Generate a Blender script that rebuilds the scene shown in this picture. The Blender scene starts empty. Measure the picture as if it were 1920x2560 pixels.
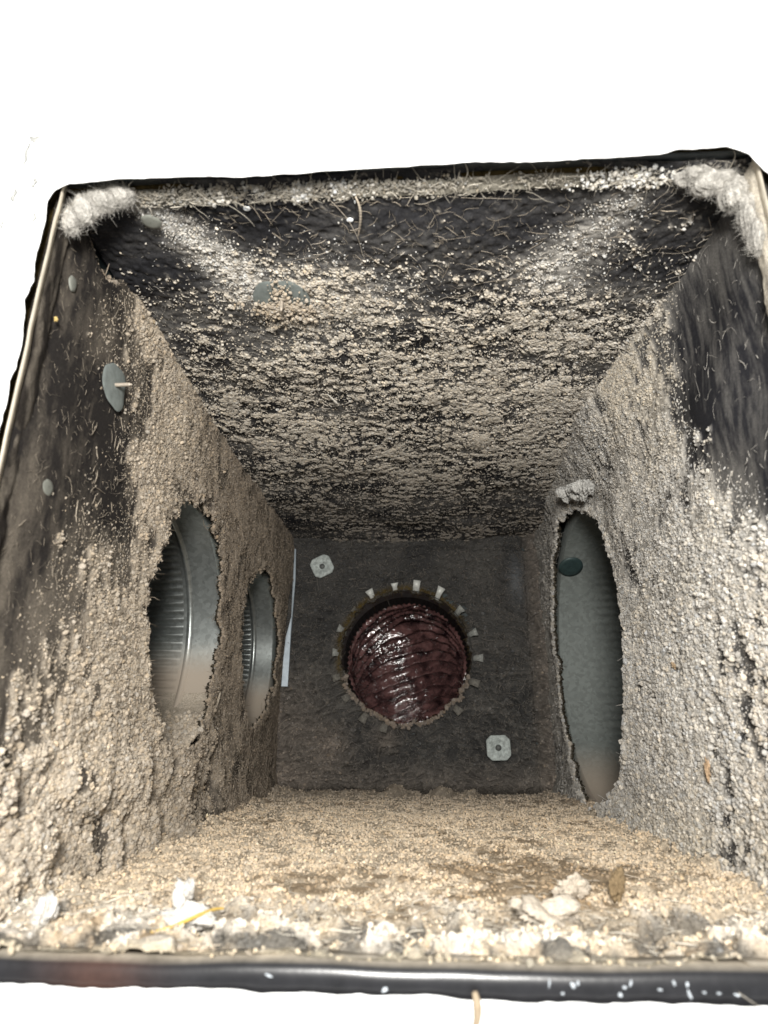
import bpy, math, random
import numpy as np
from mathutils import Matrix, Vector

random.seed(7)
rng = np.random.default_rng(7)
scene = bpy.context.scene
COL = scene.collection

# ------------------------------------------------------------------ camera
cam_d = bpy.data.cameras.new('camera')
cam = bpy.data.objects.new('camera', cam_d)
COL.objects.link(cam)
cam_d.sensor_fit = 'VERTICAL'
cam_d.sensor_height = 36.0
cam_d.lens = 36.0 * 1567.1 / 2560.0
cam_d.clip_start = 0.01
cam_d.clip_end = 60.0
PITCH, YAW, ROLL = 0.342963, 0.052865, 0.003129
cp, sp, cy_, sy_ = math.cos(PITCH), math.sin(PITCH), math.cos(YAW), math.sin(YAW)
fwd = Vector((-sy_ * cp, cy_ * cp, sp))
rgt = Vector((cy_, sy_, 0.0))
upv = rgt.cross(fwd)
cr, sr = math.cos(ROLL), math.sin(ROLL)
r2 = cr * rgt + sr * upv
u2 = -sr * rgt + cr * upv
cam.matrix_world = Matrix(((r2.x, u2.x, -fwd.x, 0), (r2.y, u2.y, -fwd.y, 0), (r2.z, u2.z, -fwd.z, 0), (0, 0, 0, 1)))
cam_d.dof.use_dof = True
cam_d.dof.focus_distance = 0.62
cam_d.dof.aperture_fstop = 11.0
scene.camera = cam

# ------------------------------------------------------------------ light of the room in front of the opening
world = bpy.data.worlds.new('World')
scene.world = world
world.use_nodes = True
world.node_tree.nodes['Background'].inputs[0].default_value = (0.93, 0.97, 1.0, 1)
world.node_tree.nodes['Background'].inputs[1].default_value = 0.42


def area_lamp(name, loc, target, size, energy, color):
    ld = bpy.data.lights.new(name, 'AREA')
    ld.shape = 'DISK'
    ld.size = size
    ld.energy = energy
    ld.color = color
    o = bpy.data.objects.new(name, ld)
    COL.objects.link(o)
    o.location = loc
    o.rotation_euler = (Vector(target) - Vector(loc)).to_track_quat('-Z', 'Y').to_euler()
    return o


area_lamp('work_light', (0.0, -0.17, 0.105), (0.0, 0.6, 0.10), 0.13, 6.6, (1.0, 0.975, 0.925))
scene.view_settings.view_transform = 'Standard'
scene.view_settings.look = 'None'
scene.view_settings.exposure = 0.0
scene.view_settings.gamma = 1.0
scene.cycles.max_bounces = 6
scene.cycles.diffuse_bounces = 4

# ------------------------------------------------------------------ measures (metres)
X0, X1, Z0, Z1 = -0.188, 0.176, -0.0738, 0.280
Y0, YB = 0.250, 0.9008


# ------------------------------------------------------------------ noise
def _hash(ix, iy, s):
    h = (ix.astype(np.int64) * 374761393 + iy.astype(np.int64) * 668265263 + s * 974634777) & 0xFFFFFFFF
    h = ((h ^ (h >> 13)) * 1274126177) & 0xFFFFFFFF
    h = ((h ^ (h >> 16)) * 2246822519) & 0xFFFFFFFF
    return (h ^ (h >> 15)) & 0xFFFFFFFF


def hf(ix, iy, s):
    return _hash(ix, iy, s) / 4294967295.0


def vn(x, y, s=0):
    fx, fy = np.floor(x), np.floor(y)
    tx, ty = x - fx, y - fy
    tx = tx * tx * tx * (tx * (tx * 6 - 15) + 10)
    ty = ty * ty * ty * (ty * (ty * 6 - 15) + 10)
    a, b = hf(fx, fy, s), hf(fx + 1, fy, s)
    c, d = hf(fx, fy + 1, s), hf(fx + 1, fy + 1, s)
    return ((a + (b - a) * tx) * (1 - ty) + (c + (d - c) * tx) * ty) * 2 - 1


def fbm(x, y, s=0, o=4, g=0.5):
    r, a, n = 0, 1.0, 0.0
    for i in range(o):
        r = r + a * vn(x + 17.3 * i, y - 9.1 * i, s + i * 31)
        n += a * a
        x, y, a = x * 2.03, y * 2.03, a * g
    return r / math.sqrt(n) * 2.2          # about unit deviation


def worley(x, y, s=0):
    fx, fy = np.floor(x), np.floor(y)
    best = np.full(np.shape(x), 9.0)
    cid = np.zeros(np.shape(x))
    for dx in (-1, 0, 1):
        for dy in (-1, 0, 1):
            gx, gy = fx + dx, fy + dy
            px = gx + hf(gx, gy, s + 5)
            py = gy + hf(gx, gy, s + 11)
            d = (px - x) ** 2 + (py - y) ** 2
            m = d < best
            best = np.where(m, d, best)
            cid = np.where(m, hf(gx, gy, s + 23), cid)
    return np.sqrt(best), cid


def lumps(x, y, scale, s):
    f, c = worley(x / scale, y / scale, s)
    return np.sqrt(np.clip(1 - (f / 0.85) ** 2, 0, 1)) * (0.55 + 0.45 * c), c


def ss(a, b, x):
    t = np.clip((x - a) / (b - a), 0, 1)
    return t * t * (3 - 2 * t)


def mixc(a, b, t):
    return a * (1 - t[..., None]) + b * t[..., None]


def C(*v):
    return np.array(v, float)


# ------------------------------------------------------------------ objects
def tag(o, label=None, cat=None, group=None, kind=None):
    if label: o['label'] = label
    if cat: o['category'] = cat
    if group: o['group'] = group
    if kind: o['kind'] = kind
    return o


def empty(name, loc, label, cat, group=None):
    o = bpy.data.objects.new(name, None)
    COL.objects.link(o)
    o.location = loc
    o.empty_display_size = 0.02
    return tag(o, label, cat, group)


def link(o, parent=None):
    COL.objects.link(o)
    if parent is not None:
        o.parent = parent
        o.matrix_parent_inverse = Matrix.Translation(-Vector(parent.location))
    return o


def mesh_np(name, v, f, mat=None, parent=None, col=None, smooth=True):
    """v (n,3); f (m,k) all of one size, or a list of such arrays."""
    me = bpy.data.meshes.new(name)
    fs = f if isinstance(f, list) else [f]
    me.vertices.add(len(v))
    me.vertices.foreach_set('co', np.ascontiguousarray(v, np.float32).ravel())
    nl = sum(a.size for a in fs)
    npoly = sum(len(a) for a in fs)
    me.loops.add(nl)
    me.loops.foreach_set('vertex_index', np.concatenate([a.ravel() for a in fs]).astype(np.int32))
    me.polygons.add(npoly)
    tot = np.concatenate([np.full(len(a), a.shape[1]) for a in fs]).astype(np.int32)
    st = np.concatenate([[0], np.cumsum(tot)[:-1]]).astype(np.int32)
    me.polygons.foreach_set('loop_start', st)
    if smooth:
        me.polygons.foreach_set('use_smooth', np.ones(npoly, bool))
    if col is not None:
        a = me.attributes.new('Col', 'FLOAT_COLOR', 'POINT')
        cc = np.ones((len(v), 4), np.float32)
        cc[:, :3] = col
        a.data.foreach_set('color', cc.ravel())
    me.update(calc_edges=True)
    if mat: me.materials.append(mat)
    o = bpy.data.objects.new(name, me)
    return link(o, parent)


def grid_faces(nu, nv, keep=None, flip=False):
    i = np.arange(nu * nv).reshape(nu, nv)
    q = np.stack([i[:-1, :-1], i[1:, :-1], i[1:, 1:], i[:-1, 1:]], -1).reshape(-1, 4)
    if keep is not None:
        k = keep[:-1, :-1] & keep[1:, :-1] & keep[1:, 1:] & keep[:-1, 1:]
        q = q[k.ravel()]
    return q[:, ::-1] if flip else q


def compact(v, f, *arrs):
    used = np.zeros(len(v), bool)
    used[f.ravel()] = True
    idx = np.cumsum(used) - 1
    return (v[used], idx[f]) + tuple(a[used] for a in arrs)


# ------------------------------------------------------------------ materials
def mat(name):
    m = bpy.data.materials.new(name)
    m.use_nodes = True
    nt = m.node_tree
    return m, nt, nt.nodes['Principled BSDF'], nt.nodes, nt.links


def noise_node(nt, scale, detail=4, rough=0.6, coord=None):
    n = nt.nodes.new('ShaderNodeTexNoise')
    n.inputs['Scale'].default_value = scale
    n.inputs['Detail'].default_value = detail
    n.inputs['Roughness'].default_value = rough
    if coord is None:
        g = nt.nodes.new('ShaderNodeNewGeometry')
        nt.links.new(g.outputs['Position'], n.inputs['Vector'])
    else:
        nt.links.new(coord, n.inputs['Vector'])
    return n


def col_mat(name, rough=0.95, attr='GEOMETRY', grain=(900, 0.35), bump=(1400, 0.25, 0.0006), spec=0.15):
    m, nt, b, N, L = mat(name)
    a = N.new('ShaderNodeAttribute')
    a.attribute_name = 'Col'
    a.attribute_type = attr
    n = noise_node(nt, grain[0], 3, 0.7)
    mr = N.new('ShaderNodeMapRange')
    mr.inputs['From Min'].default_value = 0.3
    mr.inputs['From Max'].default_value = 0.7
    mr.inputs['To Min'].default_value = 1 - grain[1]
    mr.inputs['To Max'].default_value = 1 + grain[1]
    L.new(n.outputs['Fac'], mr.inputs['Value'])
    mx = N.new('ShaderNodeVectorMath')
    mx.operation = 'SCALE'
    L.new(a.outputs['Color'], mx.inputs[0])
    L.new(mr.outputs['Result'], mx.inputs['Scale'])
    L.new(mx.outputs['Vector'], b.inputs['Base Color'])
    b.inputs['Roughness'].default_value = rough
    b.inputs['Specular IOR Level'].default_value = spec
    if bump:
        n2 = noise_node(nt, bump[0], 4, 0.7)
        bp = N.new('ShaderNodeBump')
        bp.inputs['Strength'].default_value = bump[1]
        bp.inputs['Distance'].default_value = bump[2]
        L.new(n2.outputs['Fac'], bp.inputs['Height'])
        L.new(bp.outputs['Normal'], b.inputs['Normal'])
    return m


M_LINER = col_mat('dusty_liner', 0.92, bump=(1100, 0.6, 0.0007))
M_DUST = col_mat('dust', 0.97, bump=(700, 1.0, 0.0014))
M_GRAIN = col_mat('dust_grain', 0.97, attr='INSTANCER', grain=(700, 0.18), bump=None)
M_FIBRE = col_mat('lint', 0.9, grain=(300, 0.2), bump=None)


def plain(name, color, rough=0.6, metal=0.0, var=0.15, nscale=60, bump=0.0, bscale=300, spec=0.5, coat=0.0):
    m, nt, b, N, L = mat(name)
    n = noise_node(nt, nscale, 5, 0.65)
    r = N.new('ShaderNodeMix')
    r.data_type = 'RGBA'
    r.inputs['A'].default_value = tuple(c * (1 - var) for c in color) + (1,)
    r.inputs['B'].default_value = tuple(min(1, c * (1 + var)) for c in color) + (1,)
    mr = N.new('ShaderNodeMapRange')
    mr.inputs['From Min'].default_value = 0.35
    mr.inputs['From Max'].default_value = 0.65
    L.new(n.outputs['Fac'], mr.inputs['Value'])
    L.new(mr.outputs['Result'], r.inputs['Factor'])
    L.new(r.outputs['Result'], b.inputs['Base Color'])
    b.inputs['Roughness'].default_value = rough
    b.inputs['Metallic'].default_value = metal
    b.inputs['Specular IOR Level'].default_value = spec
    b.inputs['Coat Weight'].default_value = coat
    if bump:
        n2 = noise_node(nt, bscale, 5, 0.65)
        bp = N.new('ShaderNodeBump')
        bp.inputs['Strength'].default_value = bump
        bp.inputs['Distance'].default_value = 0.001
        L.new(n2.outputs['Fac'], bp.inputs['Height'])
        L.new(bp.outputs['Normal'], b.inputs['Normal'])
    return m


def galvanised(name, base=(0.52, 0.55, 0.56), rough=0.42, metal=0.6):
    m, nt, b, N, L = mat(name)
    g = N.new('ShaderNodeNewGeometry')
    v = N.new('ShaderNodeTexVoronoi')
    v.inputs['Scale'].default_value = 260
    wn = noise_node(nt, 60, 3, 0.6)
    ad = N.new('ShaderNodeVectorMath')
    ad.operation = 'MULTIPLY_ADD'
    ad.inputs[1].default_value = (0.012, 0.012, 0.012)
    L.new(wn.outputs['Color'], ad.inputs[0])
    L.new(g.outputs['Position'], ad.inputs[2])
    L.new(ad.outputs['Vector'], v.inputs['Vector'])
    sep = N.new('ShaderNodeSeparateColor')
    L.new(v.outputs['Color'], sep.inputs['Color'])
    mx = N.new('ShaderNodeMix')
    mx.data_type = 'RGBA'
    mx.inputs['A'].default_value = tuple(c * 0.88 for c in base) + (1,)
    mx.inputs['B'].default_value = tuple(min(1, c * 1.22) for c in base) + (1,)
    L.new(sep.outputs['Red'], mx.inputs['Factor'])
    # settled dust where the mesh says so
    a = N.new('ShaderNodeAttribute')
    a.attribute_name = 'Col'
    n3 = noise_node(nt, 700, 4, 0.7)
    sepd = N.new('ShaderNodeSeparateColor')
    L.new(a.outputs['Color'], sepd.inputs['Color'])
    dm = N.new('ShaderNodeMath')
    dm.operation = 'MULTIPLY_ADD'
    dm.inputs[1].default_value = 0.5
    L.new(n3.outputs['Fac'], dm.inputs[0])
    sb = N.new('ShaderNodeMath')
    sb.operation = 'SUBTRACT'
    L.new(sepd.outputs['Red'], sb.inputs[0])
    sb.inputs[1].default_value = 0.25
    L.new(sb.outputs['Value'], dm.inputs[2])
    cl = N.new('ShaderNodeClamp')
    L.new(dm.outputs['Value'], cl.inputs['Value'])
    m2 = N.new('ShaderNodeMix')
    m2.data_type = 'RGBA'
    L.new(cl.outputs['Result'], m2.inputs['Factor'])
    L.new(mx.outputs['Result'], m2.inputs['A'])
    m2.inputs['B'].default_value = (0.40, 0.34, 0.275, 1)
    L.new(m2.outputs['Result'], b.inputs['Base Color'])
    iv = N.new('ShaderNodeMath')
    iv.operation = 'MULTIPLY_ADD'
    iv.inputs[1].default_value = -metal
    iv.inputs[2].default_value = metal
    L.new(cl.outputs['Result'], iv.inputs[0])
    L.new(iv.outputs['Value'], b.inputs['Metallic'])
    rr = N.new('ShaderNodeMath')
    rr.operation = 'MULTIPLY_ADD'
    rr.inputs[1].default_value = 0.5
    rr.inputs[2].default_value = rough
    L.new(cl.outputs['Result'], rr.inputs[0])
    L.new(rr.outputs['Value'], b.inputs['Roughness'])
    bp = N.new('ShaderNodeBump')
    bp.inputs['Strength'].default_value = 0.15
    bp.inputs['Distance'].default_value = 0.0006
    L.new(n3.outputs['Fac'], bp.inputs['Height'])
    L.new(bp.outputs['Normal'], b.inputs['Normal'])
    return m


M_WALL = plain('white_paint', (0.90, 0.905, 0.905), 0.75, 0, 0.012, 8, 0.05, 220, 0.2)
M_GALV = galvanised('galvanised_steel', (0.40, 0.43, 0.42), 0.34, 0.78)
M_GALV_DULL = galvanised('dull_galvanised_steel', (0.185, 0.205, 0.195), 0.75, 0.15)
M_SHEET = plain('dark_sheet_metal', (0.05, 0.055, 0.055), 0.5, 0.3, 0.3, 40)
M_GAP = plain('dark_brown_insulation', (0.05, 0.035, 0.012), 0.95, 0, 0.5, 180, 0.8, 500, 0.1)
M_PALE = plain('bare_bright_metal', (0.40, 0.46, 0.51), 0.45, 0.2, 0.12, 150)
M_EDGE = plain('cut_metal_edge', (0.75, 0.68, 0.56), 0.4, 0.5, 0.15, 120)
M_TAB = plain('pale_bent_tab', (0.66, 0.67, 0.63), 0.5, 0.1, 0.15, 200)
M_WASH = plain('zinc_washer', (0.42, 0.46, 0.44), 0.7, 0.1, 0.35, 260, 0.5, 300)
M_WASH2 = plain('grey_green_washer', (0.20, 0.225, 0.215), 0.75, 0.0, 0.18, 200, 0.1, 500)
M_PIN = plain('copper_pin', (0.45, 0.39, 0.32), 0.5, 0.3, 0.2, 500)
M_GLUE = plain('dried_adhesive', (0.20, 0.205, 0.18), 0.45, 0, 0.15, 150)
M_STRAW = plain('yellow_straw', (0.62, 0.42, 0.10), 0.6, 0, 0.2, 150)
M_SPECK = plain('white_paint_speck', (0.80, 0.83, 0.85), 0.6, 0, 0.08, 150)
M_VOID = plain('unlit_duct_black', (0.012, 0.012, 0.011), 0.8, 0, 0.3, 100)  # near black standing for the unlit depth of the ducts

# lip: dark semi gloss paint, tinted reddish around one spot
M_LIP = col_mat('dark_lip_paint', 0.30, grain=(160, 0.25), bump=(120, 0.15, 0.0006), spec=0.6)

# maroon plastic film of the flexible duct
M_FILM, nt, b, N, L = mat('maroon_plastic_film')
n = noise_node(nt, 45, 5, 0.6)
rp = N.new('ShaderNodeValToRGB')
rp.color_ramp.elements[0].position = 0.35
rp.color_ramp.elements[0].color = (0.016, 0.007, 0.009, 1)
rp.color_ramp.elements[1].position = 0.66
rp.color_ramp.elements[1].color = (0.23, 0.115, 0.11, 1)
L.new(n.outputs['Fac'], rp.inputs['Fac'])
L.new(rp.outputs['Color'], b.inputs['Base Color'])
b.inputs['Roughness'].default_value = 0.14
b.inputs['Specular IOR Level'].default_value = 0.9
b.inputs['Coat Weight'].default_value = 1.0
b.inputs['Coat IOR'].default_value = 2.0
b.inputs['Coat Roughness'].default_value = 0.16
n2 = noise_node(nt, 125, 3, 0.5)
n2.inputs['Distortion'].default_value = 0.8
bp = N.new('ShaderNodeBump')
bp.inputs['Strength'].default_value = 1.0
bp.inputs['Distance'].default_value = 0.0022
L.new(n2.outputs['Fac'], bp.inputs['Height'])
L.new(bp.outputs['Normal'], b.inputs['Normal'])
L.new(bp.outputs['Normal'], b.inputs['Coat Normal'])

# ------------------------------------------------------------------ the white wall with its rough cut hole
hole = [(-0.1765, .2695), (-.1835, .2655), (-.186, .259), (-.1848, .242), (-.1853, .232), (-.1852, .218), (-.1835, .208), (-.1862, .197),
        (-.1842, .187), (-.1828, .172), (-.1828, .158), (-.1842, .152), (-.1835, .140), (-.1842, .124), (-.1850, .105),
        (-.1850, .05), (-.1855, 0), (-.1850, -.05), (-.1830, -.0765), (-.14, -.0775), (-.059, -.0778), (-.02, -.078), (.018, -.0787), (.107, -.0785),
        (.168, -.078), (.1745, -.07), (.1752, 0), (.1758, .1), (.1752, .2), (.1745, .245), (.1735, .256), (.1700, .262), (.1660, .2705), (.157, .2757),
        (.133, .2752), (.124, .2722), (.068, .2713), (.031, .2722), (-.013, .2712), (-.044, .2703), (-.091, .2690), (-.116, .2712), (-.145, .2712)]
hp = np.array(hole)
seg = np.linalg.norm(np.roll(hp, -1, 0) - hp, axis=1)
cum = np.concatenate([[0], np.cumsum(seg)])
NH = 900
tt = np.linspace(0, cum[-1], NH, endpoint=False)
hx = np.interp(tt, cum, np.append(hp[:, 0], hp[0, 0]))
hz = np.interp(tt, cum, np.append(hp[:, 1], hp[0, 1]))
cx, cz = -0.005, 0.10
rad = np.stack([hx - cx, hz - cz], 1)
rad /= np.linalg.norm(rad, axis=1)[:, None]


def rim(amp, s):
    k = amp * (0.6 * vn(tt / 0.011, tt * 0, s) + 0.4 * vn(tt / 0.0035, tt * 0, s + 3))
    return hx + rad[:, 0] * k, hz + rad[:, 1] * k


loops = []
YW = 0.240
for (yy, amp, s, off) in ((YW, 0.0009, 3, 0.0), (YW + 0.0006, 0.0009, 3, 0.0001), (YW + 0.0012, 0.0012, 9, 0.0022), (YW + 0.005, 0.0012, 14, 0.0085), (YW + 0.0095, 0.0012, 21, 0.0145)):
    a, b_ = rim(amp, s)
    loops.append(np.stack([a + rad[:, 0] * off, np.full(NH, yy), b_ + rad[:, 1] * off], 1))
outs = []
for k in (1.01, 1.06, 1.3, 2.2, 6.0):
    if k < 2:
        outs.append(np.stack([cx + (hx - cx) * k, np.full(NH, YW), cz + (hz - cz) * k], 1))
    else:
        m_ = np.maximum(np.abs(hx - cx) / 0.19, np.abs(hz - cz) / 0.18)
        outs.append(np.stack([cx + (hx - cx) / m_ * k * 0.9, np.full(NH, YW), cz + (hz - cz) / m_ * k * 0.9], 1))
rings = outs[::-1] + loops
v = np.concatenate(rings)
i = np.arange(NH)
fs = []
for r in range(len(rings) - 1):
    fs.append(np.stack([r * NH + i, r * NH + (i + 1) % NH, (r + 1) * NH + (i + 1) % NH, (r + 1) * NH + i], 1))
wall = mesh_np('wall', v, np.concatenate(fs), M_WALL, smooth=False)
tag(wall, 'white painted wall with a rough cut rectangular opening', None, None, 'structure')

M_FLAKE = plain('bare_grey_plaster', (0.42, 0.42, 0.40), 0.85, 0, 0.15, 200)
# loose paint flakes round the cut
for k, (x, z, sx, sz) in enumerate([(-.2035, .291, .0009, .0075), (-.2005, .3005, .003, .0012), (-.2045, .262, .0012, .004), (-.195, .270, .0012, .003),
                                    (-.1905, .247, .0010, .003), (-.030, .2735, .0050, .0007), (.045, .2748, .0030, .0008), (-.2070, .243, .0010, .002)]):
    n_ = 7
    t_ = np.linspace(-1, 1, n_)
    w_ = np.sqrt(1 - t_ ** 2 * 0.96) * (0.8 + 0.3 * rng.random(n_))
    vert = sz > sx
    A_, B_ = [], []
    for q in range(n_):
        u_ = t_[q] * (sz if vert else sx)
        ww = w_[q] * (sx if vert else sz) + 0.0002
        cu = 0.0006 * math.sin(q * 1.3 + k)
        if vert:
            A_.append((x - ww + cu, YW - 0.0002, z + u_)); B_.append((x + ww + cu, YW - 0.0016, z + u_))
        else:
            A_.append((x + u_, YW - 0.0002, z - ww + cu)); B_.append((x + u_, YW - 0.0016, z + ww + cu))
    vv = np.array(A_ + B_ + [(p[0], p[1] + 0.0004, p[2]) for p in A_ + B_])
    ff = []
    for q in range(n_ - 1):
        ff += [(q, q + 1, n_ + q + 1, n_ + q), (2 * n_ + q, 3 * n_ + q, 3 * n_ + q + 1, 2 * n_ + q + 1),
               (n_ + q, n_ + q + 1, 3 * n_ + q + 1, 3 * n_ + q), (q, 2 * n_ + q, 2 * n_ + q + 1, q + 1)]
    mesh_np('paint_flake', vv, np.array(ff), M_FLAKE, wall)

# ------------------------------------------------------------------ the lined duct
duct = empty('air_duct', (0, Y0, Z0), 'square air duct lined with black felt behind the opening in the white wall', 'air duct')

YG = lambda n: Y0 * (YB / Y0) ** np.linspace(0, 1, n)     # rows get closer together towards the front
BLACK = C(0.022, 0.022, 0.025)
TAN = C(0.425, 0.365, 0.290)
BROWN = C(0.235, 0.195, 0.152)
GREY = C(0.47, 0.445, 0.405)
CREAM = C(0.58, 0.51, 0.42)
WHITE = C(0.74, 0.71, 0.66)

GR = {}                                                     # grains collected per surface


def add_grains(key, v, nrm, w, n, size, col, flat=(1, 1, 1), lift=0.3, jit=0.0012, rot=True):
    w = np.clip(w, 0, None).ravel()
    p = w / w.sum()
    idx = rng.choice(len(p), n, p=p)
    s = size * np.minimum(np.exp(rng.normal(-0.10, 0.46, n)), 2.1)
    pos = v[idx] + rng.normal(0, jit, (n, 3)) * (1 - np.abs(nrm)) + nrm * (s * lift)[:, None]
    sc = s[:, None] * np.array(flat) * (0.75 + 0.5 * rng.random((n, 3)))
    ro = rng.random((n, 3)) * (6.28 if rot else 0.7)
    cc = np.minimum(col[idx] * np.exp(rng.normal(0.02, 0.13, (n, 1))) * (1 + rng.normal(0, 0.05, (n, 1)) * np.array((0.5, 0.0, -0.8))), 0.85)
    GR.setdefault(key, []).append((pos, sc, ro, cc))


def hole_keep(Y, Z, cy, cz, ry, rz, s, rag=0.07):
    dy, dz = (Y - cy) / ry, (Z - cz) / rz
    ang = np.arctan2(dz, dy)
    r = np.hypot(dy, dz)
    e = 1 + rag * (0.5 * vn(np.cos(ang) * 5 + 9, np.sin(ang) * 5, s) + 0.6 * vn(np.cos(ang) * 15, np.sin(ang) * 15 + 4, s + 1)
                   + 0.5 * vn(np.cos(ang) * 45, np.sin(ang) * 45, s + 2))
    return r > e, r


def liner_panel(name, V, keep, nrm, col, flip, thick=0.0055, label=None):
    nu, nv = V.shape[:2]
    f = grid_faces(nu, nv, keep, flip)
    v = V.reshape(-1, 3)
    c = col.reshape(-1, 3)
    # edges used once, away from the panel's outer border, get a torn rim going back through the liner
    e = np.concatenate([f[:, [0, 1]], f[:, [1, 2]], f[:, [2, 3]], f[:, [3, 0]]])
    es = np.sort(e, 1)
    key = es[:, 0] * (nu * nv) + es[:, 1]
    _, first, cnt = np.unique(key, return_index=True, return_counts=True)
    be = e[first[cnt == 1]]
    bu, bv = be // nv, be % nv
    outer = ((bu == 0).all(1) | (bu == nu - 1).all(1) | (bv == 0).all(1) | (bv == nv - 1).all(1))
    be = be[~outer]
    if len(be):
        bvs, inv = np.unique(be.ravel(), return_inverse=True)
        inv = inv.reshape(-1, 2)
        base = v[bvs]
        prev = bvs
        add_v, add_f, add_c = [], [], []
        n0 = len(v)
        for st in range(1, 4):
            j = base - np.array(nrm) * thick * st / 3 + rng.normal(0, 0.0006, base.shape)
            cur = n0 + np.arange(len(bvs))
            n0 += len(bvs)
            add_v.append(j)
            add_c.append(np.tile(C(0.10, 0.085, 0.065) if st < 2 else C(0.030, 0.026, 0.018), (len(bvs), 1)) * (0.6 + 0.8 * rng.random((len(bvs), 1))))
            add_f.append(np.stack([prev[inv[:, 1]], prev[inv[:, 0]], cur[inv[:, 0]], cur[inv[:, 1]]], 1))
            prev = cur
        v = np.concatenate([v] + add_v)
        c = np.concatenate([c] + add_c)
        f = np.concatenate([f] + add_f)
        rimpts = base
    else:
        rimpts = np.zeros((0, 3))
    v, f, c = compact(v, f, c)
    o = mesh_np(name, v, f, M_LINER, duct, c)
    if label: o['label'] = label
    return o, rimpts


# ---- top panel (x, y), normal down
nx, ny = 470, 400
xs = np.linspace(X0 - 0.006, X1 + 0.006, nx)
X, Y = np.meshgrid(xs, YG(ny), indexing='ij')
slant = Y + 0.10 * X * ss(0.36, 0.6, Y) + 0.005 * fbm((X * .8 + Y * .6) / 0.07, (Y * .8 - X * .6) / 0.06, 15, 2) + 0.0015 * fbm(X / 0.012, Y / 0.012, 16, 2)
h = 0.42 * fbm((X + .2 * slant) / 0.022, (slant - .12 * X) / 0.0062, 1, 3) + 0.44 * fbm(X / 0.0050, slant / 0.0028, 2, 3) + 0.70 * fbm((X * .9 + slant * .4) / 0.0023, (slant * .9 - X * .4) / 0.0014, 18, 2) + 0.26 * fbm((X * .7 + Y * .7) / 0.06, (Y * .7 - X * .7) / 0.05, 3, 3)
h /= h.std()


def streak(X, Y, a, b, w):
    ax, ay = a
    dx, dy = b[0] - ax, b[1] - ay
    t = np.clip(((X - ax) * dx + (Y - ay) * dy) / (dx * dx + dy * dy), 0, 1)
    return np.exp(-(np.hypot(X - ax - t * dx, (Y - ay - t * dy)) / (w * (0.6 + 0.6 * t))) ** 2)


sm1 = streak(X, Y, (-.156, .258), (-.106, .338), 0.0125)
sm2 = np.exp(-(((X + 0.055) / 0.045) ** 2 + ((Y - 0.345) / 0.030) ** 2))
sm3 = streak(X, Y, (.120, .280), (.092, .328), 0.018)
cov = -1.9 + 1.15 * ss(0.29, 0.37, Y) + 0.50 * ss(0.33, 0.55, Y) - 0.75 * ss(0.50, 0.80, Y) + 1.2 * sm1 + 1.5 * sm2 + 0.7 * sm3
cov = cov + 0.5 * ss(0.13, 0.18, X) * ss(0.36, 0.44, Y) - 0.5 * ss(-.12, -.18, X)
dust = ss(-0.1, 0.6, h + cov)
lm, cid = lumps(X * 0.8, slant, 0.0030, 4)
dp = ss(-0.5, 1.0, h + cov) * (0.0003 + 0.0005 * np.clip(h + cov, 0, 2.0) + 0.0006 * lm) + 0.0004 * fbm(X / 0.004, Y / 0.004, 8, 2) * (1 - dust)
sag = 0.004 * np.sin((X - X0) / (X1 - X0) * math.pi) * ss(0.26, 0.4, Y) + 0.0015 * fbm(X / 0.08, Y / 0.06, 9, 2)
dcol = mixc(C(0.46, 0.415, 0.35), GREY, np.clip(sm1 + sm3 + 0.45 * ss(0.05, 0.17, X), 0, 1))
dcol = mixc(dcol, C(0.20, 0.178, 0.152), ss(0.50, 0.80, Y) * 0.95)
film = 1.0 * np.clip(0.55 * sm3 + 0.85 * sm1 + 0.30 * sm2 + (0.06 + 0.15 * ss(0.30, 0.42, Y) - 0.05 * ss(.5, .7, Y)) * np.clip(0.6 + 0.5 * fbm(X / 0.04, Y / 0.03, 12, 2), 0, 2), 0, 0.75) * np.clip(0.9 + 0.38 * fbm(X / 0.007, Y / 0.0022, 13, 4, .65), 0.25, 1.8)
col = mixc(np.broadcast_to(BLACK, X.shape + (3,)), GREY, film)
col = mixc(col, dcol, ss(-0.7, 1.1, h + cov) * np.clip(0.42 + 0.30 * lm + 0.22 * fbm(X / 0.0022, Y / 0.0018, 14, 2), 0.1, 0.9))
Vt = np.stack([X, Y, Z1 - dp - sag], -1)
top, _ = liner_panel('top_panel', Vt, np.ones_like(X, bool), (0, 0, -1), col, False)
Vf, cf = Vt.reshape(-1, 3), dcol.reshape(-1, 3)
area = (Y ** 1.0)
add_grains('top', Vf, np.array((0, 0, -1.0)), dust ** 2 * area * np.clip(h + cov, 0.03, 1.5) ** 1.3 * ss(0.27, 0.34, Y), 95000, 0.00034, cf * 1.1, (1.5, 0.85, 1.1), 0.5, 0.0009, False)
add_grains('top', Vf, np.array((0, 0, -1.0)), area * (0.15 + dust) * ss(0.29, 0.40, Y), 40000, 0.00030, cf, (1.3, 1, 1), 0.5)
add_grains('top', Vf, np.array((0, 0, -1.0)), (sm1 + 0.35 * sm3 + 0.25 * sm2) * np.clip(0.4 + 0.5 * fbm(X / .004, Y / .003, 17, 2), 0, 2), 9000, 0.00023, np.tile(C(0.56, 0.54, 0.50), (len(Vf), 1)), (1.2, 1, 1), 0.5)
TOP = (X, Y, dust, Vt)

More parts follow.
